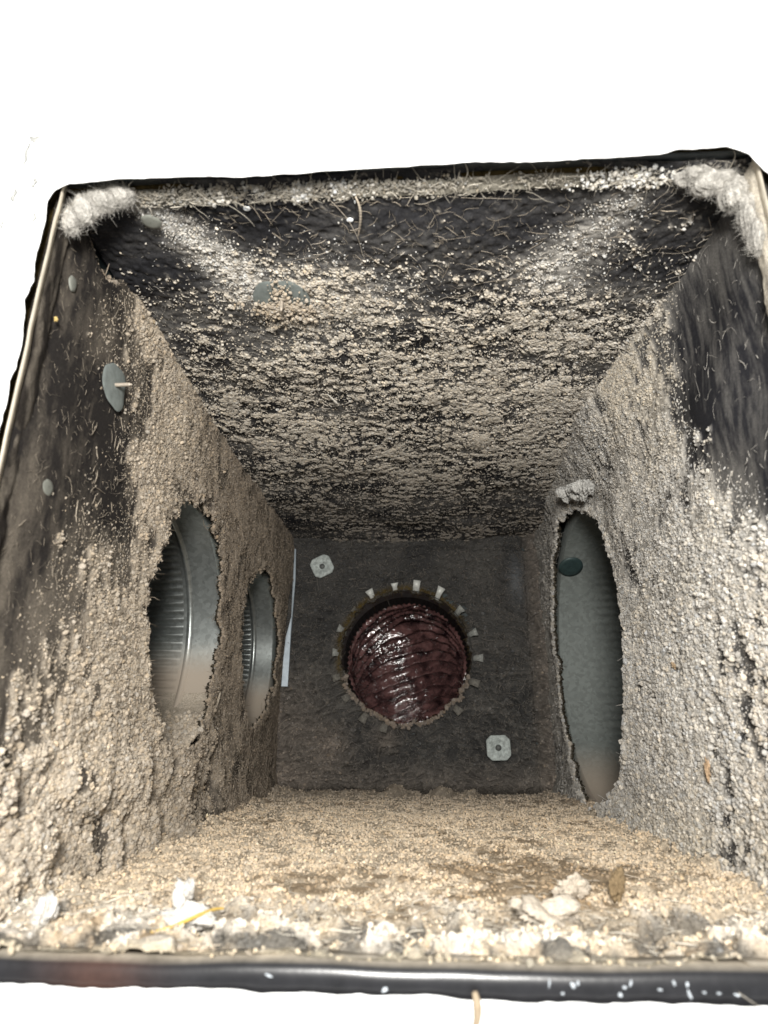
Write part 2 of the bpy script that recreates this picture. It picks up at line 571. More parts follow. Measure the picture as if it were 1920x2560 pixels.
# ---- left side panel (y, z), normal +x
ny, nz = 430, 430
zs = np.linspace(Z0 - 0.008, Z1 + 0.004, nz)
Y, Z = np.meshgrid(YG(ny), zs, indexing='ij')
yb_ = np.interp(Z, [-.08, -.03, .02, .07, .15, .28], [.19, .250, .318, .356, .376, .358])
big = fbm(Y / 0.05, Z / 0.045, 31, 3)
cov = np.clip((Y - yb_) / 0.028 + 0.55 * big - 0.6, -9, 1.0 + 0.25 * big)
hn = 0.6 * fbm(Y / 0.006, Z / 0.011, 32, 3) + 0.6 * fbm(Y / 0.020, Z / 0.03, 33, 3)
dust = ss(-0.55, 0.6, hn + cov)
low = ss(0.055, -0.035, Z + 0.012 * big) * ss(0.80, 0.55, Y)
heap = low * (0.5 + 0.5 * np.clip(fbm(Y / 0.018, Z / 0.026, 35, 3), -1, 1.5))
l1, c1 = lumps(Y, Z * 0.75, 0.0125, 36)
l2, c2 = lumps(Y + 0.002 * hn, Z * 0.8, 0.0038, 37)
l3, c3 = lumps(Y, Z, 0.0019, 38)
dp = dust * (0.0004 + 0.0006 * l2 * (1 + 1.6 * low) + 0.0004 * l3 + 0.0004 * np.clip(hn, -1, 1.5)) + low * (0.0034 * l1 * heap + 0.004 * heap + 0.001)
dp += 0.003 * fbm(Y / 0.12, Z / 0.12, 39, 2) + 0.006 * ss(Z0 + 0.03, Z0 - 0.005, Z)
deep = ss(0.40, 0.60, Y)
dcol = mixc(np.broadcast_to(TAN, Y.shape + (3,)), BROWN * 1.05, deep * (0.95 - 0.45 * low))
dcol = mixc(dcol, CREAM, low * ss(0.50, 0.30, Y) * (0.35 + 0.5 * c1))
dcol = dcol * (0.80 + 0.28 * c2[..., None])
val = ss(0.15, 0.75, l2 * 0.8 + 0.5 * l3 + 0.22 * hn)
haze_ = np.exp(-((Y - 0.272) / 0.006) ** 2) * ss(0.20, 0.10, Z)
col = mixc(np.broadcast_to(C(0.026, 0.023, 0.022), Y.shape + (3,)), TAN, np.clip(0.055 + 0.05 * big + 0.055 * fbm(Y / 0.006, Z / 0.016, 41, 5, .7) + 0.22 * haze_ + 0.16 * ss(-2.6, 0.3, cov), 0.005, 0.5))
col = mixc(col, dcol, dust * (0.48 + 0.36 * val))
k1, q1 = hole_keep(Y, Z, .512, .0885, .088, .1035, 50, 0.075)
k2, q2 = hole_keep(Y, Z, .762, .100, .092, .094, 55, 0.09)
slit = (Y > .282) & (Y < .325) & (Z > Z1 - 0.011 * np.sin(np.clip((Y - .282) / .043, 0, 1) * math.pi) - 0.0035 - 0.0016 * vn(Y / 0.002, Z * 0, 77))
edge = np.exp(-((q1 - 1.07) / 0.07) ** 2) + np.exp(-((q2 - 1.08) / 0.08) ** 2)
dp = dp + 0.0022 * edge * (0.5 + 0.5 * hn)
Vl = np.stack([X0 + dp, Y, Z], -1)
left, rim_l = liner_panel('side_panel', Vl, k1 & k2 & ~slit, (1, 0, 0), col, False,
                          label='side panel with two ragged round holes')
ok = k1 & k2 & ~slit
nL = np.array((1.0, 0, 0))
Vf, cf = Vl.reshape(-1, 3), dcol.reshape(-1, 3)
W = dust * Y * ok
add_grains('left', Vf, nL, W * (0.2 + val) * (0.12 + ss(-0.9, 1.1, fbm(Y / .013, Z / .017, 44, 3))) * ss(0.95, 0.55, Y), 80000, 0.00038, cf, (1, 1, 1), 0.2)
add_grains('left', Vf, nL, W * (0.15 + low) * ss(0.62, 0.45, Y), 24000, 0.00068, cf * 1.03, (1, 1, 1.25), 0.12)
add_grains('left', Vf, nL, Y * ok * (1 - dust) * ss(-3.2, 0.3, cov) * ss(0.26, 0.33, Y), 11000, 0.00022, cf * 0.8, (1, 1, 1.6), 0.4, rot=False)
ridx = rng.choice(len(rim_l), 3800)
cr_ = np.tile(BROWN * 1.3, (len(rim_l), 1))
add_grains('left', rim_l - nL * 0.002, nL, np.ones(len(rim_l)) * (rim_l[:, 2] < 0.275), 5200, 0.00080, cr_, (1, 1, 1), 0.0, 0.0010)
LEFT = (Y, Z, dust, Vl, ok)

# ---- right side panel
ny, nz = 430, 430
Y, Z = np.meshgrid(YG(ny), np.linspace(Z0 - 0.008, Z1 + 0.004, nz), indexing='ij')
yb_ = np.interp(Z, [-.08, .03, .085, .115, .15, .24, .28], [.20, .235, .275, .318, .372, .380, .365])
big = fbm(Y / 0.05, Z / 0.045, 131, 3)
cov = (Y - yb_) / 0.018 + 0.45 * big - 0.3
cov = np.clip(cov, -3, 1.0 + 0.4 * big) - 0.75 * ss(.09, .0, Z) * ss(.44, .30, Y)
hn = 0.7 * fbm(Y / 0.0055, Z / 0.009, 132, 3) + 0.5 * fbm(Y / 0.016, Z / 0.024, 133, 3)
dust = ss(-0.5, 0.55, hn + cov)
l1, c1 = lumps(Y, Z * 0.8, 0.0095, 136)
l2, c2 = lumps(Y, Z * 0.9, 0.0038, 137)
l3, c3 = lumps(Y, Z, 0.0019, 138)
bulge = 0.020 * np.exp(-(((Y - 0.56) / 0.13) ** 2)) * ss(0.20, 0.285, Z) + 0.006 * ss(0.25, 0.29, Z) * ss(0.3, 0.42, Y)
dp = dust * (0.0004 + 0.0009 * l2 + 0.0005 * l3 + 0.0004 * l1 + 0.0004 * np.clip(hn, -1, 1.5)) + bulge + 0.003 * fbm(Y / 0.12, Z / 0.12, 139, 2)
dp += 0.007 * ss(Z0 + 0.03, Z0 - 0.005, Z)
dcol = mixc(np.broadcast_to(GREY, Y.shape + (3,)), C(0.46, 0.415, 0.345), np.clip(ss(0.15, 0.25, Z) * ss(0.55, 0.42, Y) + 0.6 * ss(-.02, -.06, Z) + 0.2 * big, 0, 1))
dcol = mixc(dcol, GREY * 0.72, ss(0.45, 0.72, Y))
dcol = mixc(dcol, CREAM, ss(0.42, 0.28, Y) * ss(0.12, 0.0, Z) * (0.3 + 0.6 * c1))
dcol = dcol * (0.78 + 0.42 * c2[..., None])
val = ss(0.15, 0.75, l2 * 0.8 + 0.5 * l3 + 0.22 * hn)
filmr = np.clip(0.09 + 0.06 * big + 0.06 * fbm(Y / 0.004, Z / 0.022, 141, 5, .7) + 0.15 * ss(-2.4, 0, cov) + 0.14 * ss(.20, .27, Z) * ss(.40, .34, Y) + 0.15 * ss(.27, .25, Y), 0, 0.3)
col = mixc(np.broadcast_to(C(0.022, 0.022, 0.026), Y.shape + (3,)), GREY, filmr)
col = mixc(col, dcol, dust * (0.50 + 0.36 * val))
k3, q3 = hole_keep(Y, Z, .688, .083, .145, .155, 60, 0.045)
edge = np.exp(-((q3 - 1.04) / 0.05) ** 2)
dp = dp + 0.003 * edge * (0.4 + 0.6 * l1)
Vr = np.stack([X1 - dp, Y, Z], -1)
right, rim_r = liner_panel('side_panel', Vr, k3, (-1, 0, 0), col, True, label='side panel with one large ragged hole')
nR = np.array((-1.0, 0, 0))
Vf, cf = Vr.reshape(-1, 3), dcol.reshape(-1, 3)
W = dust * Y * k3
add_grains('right', Vf, nR, W * (0.15 + val) * (0.12 + ss(-0.9, 1.1, fbm(Y / .013, Z / .017, 144, 3))) * ss(0.95, 0.6, Y), 74000, 0.00043, cf, (1, 1, 1), 0.2)
add_grains('right', Vf, nR, W * ss(0.75, 0.45, Y) * ss(0.14, 0.02, Z), 20000, 0.00070, cf * 1.05, (1, 1, 1.25), 0.15)
add_grains('right', Vf, nR, Y * k3 * (1 - dust) * ss(-2.2, 0.2, cov) * ss(0.26, 0.30, Y), 9000, 0.00022, cf * 0.85, (1, 1, 2.0), 0.4, rot=False)
cr_ = np.tile(GREY * 0.95, (len(rim_r), 1))
nearside = (rim_r[:, 1] < 0.70)
add_grains('right', rim_r, nR, 0.10 + 1.0 * nearside, 2200, 0.0013, cr_, (1, 1, 1), -0.2, 0.0012)
add_grains('right', rim_r, nR, 0.4 + 0.6 * nearside, 3000, 0.0008, cr_, (1, 1, 1), 0.0, 0.0014)
RIGHT = (Y, Z, dust, Vr, k3)

# ---- back panel (x, z), normal -y
nx, nz = 340, 330
X, Z = np.meshgrid(np.linspace(X0 - 0.006, X1 + 0.006, nx), np.linspace(Z0 - 0.006, Z1 + 0.006, nz), indexing='ij')
warpx, warpz = 0.006 * fbm(X / 0.04, Z / 0.04, 201, 2), 0.006 * fbm(X / 0.04, Z / 0.04, 202, 2)
rdg = 1 - np.abs(fbm((X + warpx) / 0.014, (Z + warpz + .25 * X * np.sign(X)) / 0.0048, 203, 4))
fine = fbm(X / 0.0035, Z / 0.003, 204, 3)
q4 = np.hypot((X + .016) / .0905, (Z - .107) / .0920)
dome = np.hypot((X + .117) / 1.0, (Z + .014))
sw = np.exp(-(dome / 0.026) ** 2)
sw2 = np.exp(-(np.hypot(X + .045, Z + .005) / 0.018) ** 2)
stripl = ss(-.176, -.186, X)
dp = 0.0030 * rdg + 0.0005 * fine + 0.0012 * fbm(X / 0.007, Z / 0.006, 215, 3) + sw * (0.006 + 0.0009 * np.sin(dome * 1300 + 2 * fine * 0.3)) + 0.004 * sw2 + 0.003 * fbm(X / 0.09, Z / 0.09, 206, 2)
dp += 0.004 * np.exp(-((q4 - 1.12) / 0.10) ** 2) * -1
dp += 0.010 * ss(.164, .174, X) + 0.007 * ss(.266, .278, Z) - 0.006 * np.exp(-((Z - 0.262) / 0.003) ** 2) * ss(-.14, -.1, X) - 0.005 * np.exp(-((X - 0.160) / 0.003) ** 2)
fz = ss(-0.1, 1.3, 0.9 * rdg + 0.28 * fine)  # ridge height drives the colour: felt valleys get painted shade
bc = mixc(np.broadcast_to(C(0.044, 0.043, 0.042), X.shape + (3,)), C(0.150, 0.140, 0.126), np.clip(0.16 + 0.42 * fz * ss(.26, .02, Z) + 0.10 * fbm(X / .05, Z / .04, 216, 2), 0, 1))
bc = mixc(bc, C(0.28, 0.235, 0.195), np.clip(0.75 * sw + 0.5 * sw2 + 0.6 * ss(-.10, -.18, X) * ss(.12, .0, Z) + 0.35 * ss(-.02, -.06, Z) + 0.5 * ss(.15, .17, X), 0, 0.85) * (0.55 + 0.45 * fz))
bc = mixc(bc, C(0.035, 0.030, 0.024), ss(-.058, -.072, Z) * 0.9)
bc = mixc(bc, C(0.13, 0.135, 0.14), np.exp(-(((X - .145) / .010) ** 2 + ((Z - .215) / .03) ** 2)) * 0.8)
e4 = 1 + 0.03 * vn(np.arctan2(Z - .107, X + .016) * 9, X * 0, 208) + 0.02 * vn(np.arctan2(Z - .107, X + .016) * 30, X * 0, 209)
k4 = q4 > e4
topedge = np.exp(-((q4 - 1.06) / 0.05) ** 2) * ss(-.3, .5, (Z - .107) / .09 - 0.5 * (X + .016) / .09)
bc = mixc(bc, C(0.085, 0.058, 0.016), topedge * (0.75 + 0.25 * np.clip(fine, -1, 1)))
Vb = np.stack([X, YB - dp, Z], -1)
back, rim_b = liner_panel('back_panel', Vb, k4, (0, -1, 0), bc, False, label='back panel with a round hole for the flexible duct')
add_grains('back', Vb.reshape(-1, 3), np.array((0, -1.0, 0)), (k4 & (q4 > 1.25)) * (fz + 1.5 * sw), 5000, 0.0008, (bc * 1.35).reshape(-1, 3), (1, 1, 1), 0.3)
add_grains('back', rim_b + np.array((0, -.001, 0)), np.array((0, -1.0, 0)), np.ones(len(rim_b)) * (rim_b[:, 2] < 0.08), 500, 0.0013,
           np.tile(C(0.24, 0.20, 0.165), (len(rim_b), 1)), (1, 1, 1), 0.2)
BACK = (X, Z, fz, Vb, k4)

# ---- bottom panel: flat felt sheet, and the bed of dust that lies on it
xs2 = np.linspace(X0 - 0.006, X1 + 0.006, 60)
Xb, Yb = np.meshgrid(xs2, YG(40), indexing='ij')
mesh_np('bottom_panel', np.stack([Xb, Yb, np.full_like(Xb, Z0 - 0.007)], -1).reshape(-1, 3), grid_faces(60, 40), M_LINER, duct,
        np.tile(BLACK, (2400, 1)))
nx, ny = 520, 330
X, Y = np.meshgrid(np.linspace(X0 - 0.004, X1 + 0.004, nx), 0.2440 * ((YB + 0.003) / 0.2440) ** np.linspace(0, 1, ny), indexing='ij')
big = fbm(X / 0.06, Y / 0.05, 301, 3)
hn = fbm(X / 0.008, Y / 0.008, 302, 4)
pat = ss(0.1, 0.75, 1.25 * np.exp(-(((X - .075) / .055) ** 2 + ((Y - .40) / .065) ** 2)) + 0.75 * np.exp(-(((X + 0.02) / .06) ** 2 + ((Y - .345) / .03) ** 2)) + 0.30 * hn - 0.08 + 0.25 * big)
front = ss(0.345, 0.275, Y + 0.012 * big)
l1, c1 = lumps(X, Y, 0.0125, 303)
l2, c2 = lumps(X, Y, 0.0040, 304)
l3, c3 = lumps(X, Y, 0.0024, 305)
chunk = ss(-0.3, 1.0, fbm(X / 0.016, Y / 0.012, 306, 3))
cl = ss(-0.6, 0.9, fbm(X / 0.010, Y / 0.009, 311, 3))
dp = (1 - 0.6 * pat) * (0.0014 * l2 + 0.0007 * l3 + 0.0010 * hn + 0.0022 * cl) + 0.0012 * big + front * (0.0030 * l1 * chunk + 0.0040 * chunk - 0.002)
wallside = ss(X0 + 0.030, X0, X) + ss(X1 - 0.030, X1, X)
dp += 0.006 * wallside * ss(0.27, 0.36, Y) * (0.7 + 0.4 * hn) + 0.008 * ss(YB - 0.05, YB - 0.005, Y) * (0.6 + 0.6 * np.clip(fbm(X / 0.03, Y / 0.05, 307, 2), -0.8, 1)) * ss(.13, .05, X)
dp = np.maximum(dp, -0.0008 - 0.006 * ss(.262, .30, Y))
edge_f = ss(0.252, 0.2455, Y)
dp = dp * (1 - 0.7 * edge_f) + 0.0044 * edge_f
fc = mixc(np.broadcast_to(TAN * 1.55 * np.array((1, .975, .93)), X.shape + (3,)), CREAM * np.array((1.12, 1.08, 1.0)), np.clip(0.35 * c2 + 0.25 * hn + 0.3 * ss(0.5, 0.36, Y), 0, 1))
fc = mixc(fc, C(0.31, 0.225, 0.14), pat * 0.8)
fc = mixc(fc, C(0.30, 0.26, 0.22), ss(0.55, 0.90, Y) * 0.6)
fc = mixc(fc, WHITE, front * np.clip(0.55 * ss(0.42, 0.95, chunk * (0.4 + 0.9 * c1)), 0, 1))
gap = front * ss(0.45, -0.3, fbm(X / 0.022, Y / 0.010, 309, 3) + 0.6 * chunk) * ss(0.335, 0.30, Y)
fc = mixc(fc, C(0.11, 0.105, 0.095), gap * 0.9)
fc = mixc(fc, C(0.62, 0.55, 0.42), edge_f * 0.6)
dp -= 0.003 * gap * ss(.254, .266, Y)
Vd = np.stack([X, Y, Z0 + dp], -1)
bed = mesh_np('dust_bed', Vd.reshape(-1, 3), grid_faces(nx, ny), M_DUST, None, (fc * np.clip(0.74 + 0.2 * l2 + 0.2 * pat, 0.4, 1)[..., None]).reshape(-1, 3))
tag(bed, 'tan lumpy bed of dust covering the floor of the duct', 'dust', None, 'stuff')
nU = np.array((0, 0, 1.0))
add_grains('floor', Vd.reshape(-1, 3), nU, Y * (0.15 + cl) * (1 - 0.85 * pat) * (1 - 0.6 * front) * ss(0.97, 0.65, Y), 60000, 0.00048, (fc * np.array((0.97, 0.95, 0.925))).reshape(-1, 3), (1, 1, 1), 0.15)
add_grains('floor', Vd.reshape(-1, 3), nU, (1 - 0.8 * pat) * (0.2 + front * chunk) * ss(.249, .262, Y), 12000, 0.00052, fc.reshape(-1, 3), (1, 1, 0.9), 0.3)
FLOOR = (X, Y, Vd)

# ------------------------------------------------------------------ round collars
def ring_mesh(name, rings, n, mat_, parent, col=None, close=True):
    """rings: list of (n,3) arrays"""
    v = np.concatenate(rings)
    i = np.arange(n)
    j = (i + 1) % n
    if not close:
        i, j = i[:-1], j[:-1]
    f = np.concatenate([np.stack([r * n + i, r * n + j, (r + 1) * n + j, (r + 1) * n + i], 1) for r in range(len(rings) - 1)])
    return mesh_np(name, v, f, mat_, parent, col)


def side_collar(sx, xw, cy, cz, r, label, profile_bead, crimp_x, end_x, dust_z, mat_):
    """a sheet metal collar leading sideways out of the duct; sx = -1 left, +1 right; offsets are metres outward from xw"""
    t = empty('duct_collar', (xw, cy, cz), label, 'duct collar', 'round collars leading out of the duct')
    n = 180
    a = np.linspace(0, 2 * math.pi, n, endpoint=False)

    def rg(off, rr):
        rr = rr * np.ones(n)
        return np.stack([np.full(n, xw + sx * off), cy + rr * np.cos(a), cz + rr * np.sin(a)], 1)

    def dcol(nr):
        zz = r * np.sin(a)
        d = ss(dust_z + 0.030, dust_z - 0.020, zz + 0.004 * np.sin(a * 3))
        return np.repeat(np.tile(d, nr)[:, None], 3, 1)

    fl = [rg(-0.0006, r + 0.020), rg(-0.0006, r + 0.001), rg(0.0004, r)]
    ring_mesh('flange', fl, n, M_GALV_DULL, t, dcol(len(fl)))
    b0, b1 = profile_bead
    nb = 9
    sl = [rg(o_, r) for o_ in np.linspace(0.0004, b0, 6)]
    ring_mesh('sleeve', sl, n, mat_, t, dcol(len(sl)))
    if b1 > b0:
        bd = [rg(b0 + (b1 - b0) * k / nb, r - 0.0022 * math.sin(math.pi * k / nb)) for k in range(nb + 1)]
        ring_mesh('bead', bd, n, mat_, t, dcol(len(bd)))
    s2 = [rg(o_, r) for o_ in np.linspace(b1, crimp_x, 4)]
    if crimp_x > b1 + 1e-4:
        ring_mesh('sleeve', s2, n, mat_, t, dcol(len(s2)))
    nc = 720
    a = np.linspace(0, 2 * math.pi, nc, endpoint=False)
    n = nc
    cr_ = []
    for k in range(6):
        u = k / 5
        amp = (0.0020 if mat_ is M_GALV else 0.0008) * min(1, u * 2.2)
        rr = r - 0.001 * u + amp * np.cos(a * 88)
        cr_.append(np.stack([np.full(nc, xw + sx * (crimp_x + (end_x - crimp_x) * u)), cy + rr * np.cos(a), cz + rr * np.sin(a)], 1))
    zz = r * np.sin(a)
    d = ss(dust_z + 0.030, dust_z - 0.020, zz)
    ring_mesh('crimped_end', cr_, nc, mat_, t, np.repeat(np.tile(d, 6)[:, None], 3, 1))
    n = 96
    a = np.linspace(0, 2 * math.pi, n, endpoint=False)
    iv = [rg(end_x - 0.002, r + 0.004), rg(end_x + 0.06, r + 0.004), rg(end_x + 0.12, r * 0.95), rg(end_x + 0.16, r * 0.02)]  # black closing tube added in place of the unlit flexible duct beyond
    ring_mesh('flex_duct_end', iv, n, M_VOID, t)
    return t


XL, XR = X0 - 0.009, X1 + 0.009
side_collar(-1, XL, .512, .083, .1100, 'larger galvanised collar in the left wall, dusty below, nearer the opening', (.027, .034), .037, .075, -.016, M_GALV)
side_collar(-1, XL, .765, .100, .0930, 'smaller galvanised collar in the left wall, beside the back panel', (.022, .029), .030, .060, -.045, M_GALV)
rc = side_collar(1, XR, .690, .083, .150, 'wide dull galvanised collar in the right wall', (.040, .040), .042, .085, -.120, M_GALV_DULL)

# dark disc added to imitate a shadowed hole in the right collar's far side
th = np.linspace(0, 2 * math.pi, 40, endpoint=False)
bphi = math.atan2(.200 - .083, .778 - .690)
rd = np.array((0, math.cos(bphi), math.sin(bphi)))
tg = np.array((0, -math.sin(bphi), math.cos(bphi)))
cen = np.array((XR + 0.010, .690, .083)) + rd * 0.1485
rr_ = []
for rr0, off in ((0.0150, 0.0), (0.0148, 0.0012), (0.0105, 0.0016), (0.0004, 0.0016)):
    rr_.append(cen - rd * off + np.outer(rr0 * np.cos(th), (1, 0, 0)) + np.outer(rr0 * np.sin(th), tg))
o = ring_mesh('patch', rr_, 40, plain('dark_hole_shade', (0.035, 0.06, 0.06), 0.5, 0.2, 0.2, 150), rc)

# ---- heap of dust lying in the left collar
na, nxx = 220, 130
A = np.linspace(-2.75, -0.42, na)
O = np.linspace(-0.0055, 0.052, nxx)
AA, OO = np.meshgrid(A, O, indexing='ij')
fill = np.clip(-.050 - 0.1100 * np.sin(AA), 0, 1)
l2, c2 = lumps(AA * 0.1, OO, 0.0060, 401)
l3, c3 = lumps(AA * 0.1, OO, 0.0028, 402)
hh = ss(0.0, 0.03, fill) * (0.004 + 0.0035 * l2 + 0.0015 * l3 + 0.16 * fill * (1 - OO / 0.08))
ri = 0.1098 - hh
Vh = np.stack([XL - OO + 0.004, .512 + ri * np.cos(AA), .083 + ri * np.sin(AA)], -1)
hc = mixc(np.broadcast_to(TAN * 0.95, AA.shape + (3,)), CREAM * 0.85, np.clip(c2 * 0.7, 0, 1))
heap_o = mesh_np('dust_heap', Vh.reshape(-1, 3), grid_faces(na, nxx), M_DUST, None, hc.reshape(-1, 3))
tag(heap_o, 'tan heap of dust lying in the bottom of the larger left collar', 'dust', None, 'stuff')
add_grains('left', Vh.reshape(-1, 3), nU, ss(0.002, 0.01, hh), 1800, 0.0011, hc.reshape(-1, 3), (1, 1, 1), 0.3)

# ---- back collar with bent tabs, and the flexible duct
BX, BZ, BR = -0.016, 0.107, 0.0935
bcol = empty('duct_collar', (BX, YB, BZ), 'dark tabbed collar in the back panel holding the maroon flexible duct', 'duct collar',
             'round collars leading out of the duct')
n = 120
a = np.linspace(0, 2 * math.pi, n, endpoint=False)
rg = lambda y, r: np.stack([BX + r * np.cos(a), np.full(n, y), BZ + r * np.sin(a)], 1)
ring_mesh('sleeve', [rg(YB + 0.001, BR), rg(YB + 0.02, BR), rg(YB + 0.05, BR)], n, M_SHEET, bcol)  # dark colour stands for the unlit inside of the collar
nc = 600
M_DARKSHEET = plain('unlit_sheet_metal', (0.012, 0.012, 0.012), 0.7, 0.0, 0.3, 40, spec=0.2)  # near black paints in the shade at the collar's inner end
ac = np.linspace(0, 2 * math.pi, nc, endpoint=False)
rr_ = []
for k in range(5):
    r_ = BR - 0.002 * k / 4 + 0.0012 * np.cos(ac * 70) * min(1, k / 2)
    rr_.append(np.stack([BX + r_ * np.cos(ac), np.full(nc, YB + 0.05 + 0.04 * k / 4), BZ + r_ * np.sin(ac)], 1))
ring_mesh('crimped_end', rr_, nc, M_DARKSHEET, bcol)
tab_px = [(467, 360), (592, 315), (712, 317), (840, 367), (943, 455), (1005, 580), (1022, 705), (1000, 825), (910, 968), (540, 1070), (435, 1005), (335, 915), (280, 805), (262, 680), (295, 550), (370, 440)]
M_TAB_D = plain('dusty_bent_tab', (0.16, 0.15, 0.13), 0.9, 0.0, 0.35, 300, 0.5, 500)
M_TAB_M = plain('dulled_bent_tab', (0.27, 0.275, 0.255), 0.8, 0.0, 0.35, 300, 0.4, 500)
for k, (tx, ty) in enumerate(tab_px):
    an = math.atan2(690 - ty, tx - 655)
    low_ = math.sin(an) < 0.1
    ri, ro = BR + 0.0050, BR + 0.0125 + 0.003 * random.random()
    if k == 15: ro -= 0.006
    dirv = np.array((math.cos(an), 0, math.sin(an)))
    tv = np.array((-math.sin(an), 0, math.cos(an)))
    w0, w1 = 0.0042, 0.0062 - 0.0012 * random.random()
    tw = random.uniform(-.3, .3)
    an += random.uniform(-.04, .04)
    ro += random.uniform(-.003, .002)
    w0 *= random.uniform(.75, 1.15)
    base = np.array((BX, 0, BZ))
    P = []
    for yo in (0.0, -0.0011):
        for (rr0, ww, yb2) in ((ri - 0.006, w0, YB + 0.010), (ri, w0, YB - 0.0055), (ro, w1, YB - 0.0070)):
            for s_ in (-1, 1):
                p = base + dirv * rr0 + tv * s_ * ww * (1 + tw * s_)
                p[1] = yb2 + yo
                P.append(p)
    F = [(0, 1, 3, 2), (2, 3, 5, 4), (6, 8, 9, 7), (8, 10, 11, 9), (4, 5, 11, 10), (0, 2, 8, 6), (2, 4, 10, 8), (1, 7, 9, 3), (3, 9, 11, 5)]
    o = mesh_np('tab', np.array(P), np.array(F), M_TAB_D if k in (7, 8, 9, 10, 11, 12, 15) else (M_TAB if k in (0, 1, 2, 3) else M_TAB_M), bcol, smooth=False)

flex = empty('flexible_duct', (BX, YB + 0.085, BZ), 'glossy maroon flexible duct with spiral ribs turning down behind the back panel', 'flexible duct')
ns, nt_ = 420, 300
RB, FR = 0.105, 0.0905
yS = YB + 0.083
s_arr = np.linspace(0, 1, ns)
tube = []
for k in range(ns):
    L_ = s_arr[k] * 0.42
    bend_len = RB * math.radians(100)
    if L_ < 0.012:
        ang, cyy, czz = 0.0, yS + L_, BZ
    elif L_ < 0.012 + bend_len:
        ang = (L_ - 0.012) / RB
        cyy, czz = yS + 0.012 + RB * math.sin(ang), BZ - RB * (1 - math.cos(ang))
    else:
        ang = math.radians(100)
        e_ = L_ - 0.012 - bend_len
        cyy, czz = yS + 0.012 + RB * math.sin(ang) + e_ * math.cos(ang), BZ - RB * (1 - math.cos(ang)) - e_ * math.sin(ang)
    tube.append((L_, ang, cyy, czz))
Tt = np.array(tube)
TH = np.linspace(0, 2 * math.pi, nt_, endpoint=False)
Lm, THm = np.meshgrid(Tt[:, 0], TH, indexing='ij')
ph = Lm / 0.0138 + 1.5 * np.cos(THm + 0.4) - THm / (2 * math.pi) + 0.22 * fbm(np.cos(THm) * 2 + 5, np.sin(THm) * 2 + Lm * 25, 501, 2)
rib = np.abs(np.sin(ph * math.pi))
fo = fbm(np.cos(THm) * 5 + Lm * 60, np.sin(THm) * 5 + Lm * 90, 502, 3)
w2 = fbm(THm * 9 / 2, Lm / 0.010, 503, 3)
rr_ = FR + 0.0140 * rib ** 0.8 * np.clip(Lm / 0.015, 0, 1) - 0.005 + 0.0005 * fo + 0.0006 * w2 * rib
lead = ss(0.016, 0.002, Lm)
rr_ = rr_ * (1 - lead) + (BR + 0.003) * lead
an = Tt[:, 1][:, None]
xx = BX + rr_ * np.cos(THm)
off = rr_ * np.sin(THm)
yy = Tt[:, 2][:, None] + off * np.sin(an)
zz = Tt[:, 3][:, None] + off * np.cos(an)
V = np.stack([xx, yy, zz], -1)
V = np.concatenate([V, V[:, :1]], 1)
mesh_np('film', V.reshape(-1, 3), grid_faces(ns, nt_ + 1), M_FILM, flex)
# end of what can be seen: the tube closes into the dark
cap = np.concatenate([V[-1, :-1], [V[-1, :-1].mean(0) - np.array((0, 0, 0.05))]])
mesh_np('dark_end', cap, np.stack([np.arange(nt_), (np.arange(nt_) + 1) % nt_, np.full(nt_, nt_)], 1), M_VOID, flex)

# ---- outer sheet metal shell round the liner
def shell(name, U, Vv, pos, holes, parent):
    k = np.ones_like(U, bool)
    for (a_, b_, ra, rb) in holes:
        k &= np.hypot((U - a_) / ra, (Vv - b_) / rb) > 1
    P = pos(U, Vv).reshape(-1, 3)
    f = grid_faces(U.shape[0], U.shape[1], k)
    P, f = compact(P, f)
    return mesh_np(name, P, f, M_TEAL if name == 'outer_shell' else M_SHEET, parent)


M_TEAL = plain('dark_teal_metal', (0.020, 0.030, 0.032), 0.6, 0.2, 0.3, 60)
gy, gz = np.meshgrid(np.linspace(Y0, YB + 0.012, 130), np.linspace(Z0 - 0.012, Z1 + 0.012, 80), indexing='ij')
shell('outer_shell', gy, gz, lambda u, w: np.stack([np.full_like(u, XL), u, w], -1), [(.512, .083, .1165, .1165), (.765, .100, .098, .098)], duct)
shell('outer_shell', gy, gz, lambda u, w: np.stack([np.full_like(u, XR), u, w], -1), [(.690, .083, .157, .157)], duct)
gx, gy = np.meshgrid(np.linspace(XL, XR, 30), np.linspace(Y0, YB + 0.012, 30), indexing='ij')
shell('outer_shell', gx, gy, lambda u, w: np.stack([u, w, np.full_like(u, Z1 + 0.012)], -1), [], duct)
shell('outer_shell', gx, gy, lambda u, w: np.stack([u, w, np.full_like(u, Z0 - 0.012)], -1), [], duct)
gx, gz = np.meshgrid(np.linspace(XL, XR, 90), np.linspace(Z0 - 0.012, Z1 + 0.012, 90), indexing='ij')
shell('outer_shell', gx, gz, lambda u, w: np.stack([u, np.full_like(u, YB + 0.012), w], -1), [(BX, BZ, .098, .098)], duct)


# ---- edge of the duct in the opening: sheet metal edge with a pale cut rim, dark flange outside it, lip below
def strip(name, path, prof, mat_, parent, colf=None, label=None):
    """sweep: path (n,3); prof list of (dx,dy,dz) arrays added to the path"""
    n = len(path)
    R_ = [path + np.array(p) if not callable(p) else path + p() for p in prof]
    v = np.concatenate(R_)
    i = np.arange(n - 1)
    m_ = len(R_)
    f = np.concatenate([np.stack([r * n + i, r * n + i + 1, ((r + 1) % m_) * n + i + 1, ((r + 1) % m_) * n + i], 1) for r in range(m_)])
    c = colf(v) if colf else None
    o = mesh_np(name, v, f, mat_, parent, c)
    if label: o['label'] = label
    return o


def wob(n, amp, s):
    t = np.linspace(0, 1, n)
    return amp * fbm(t * 9, t * 0, s, 3)


nP = 120
tz = np.linspace(Z0, Z1 - 0.003, nP)
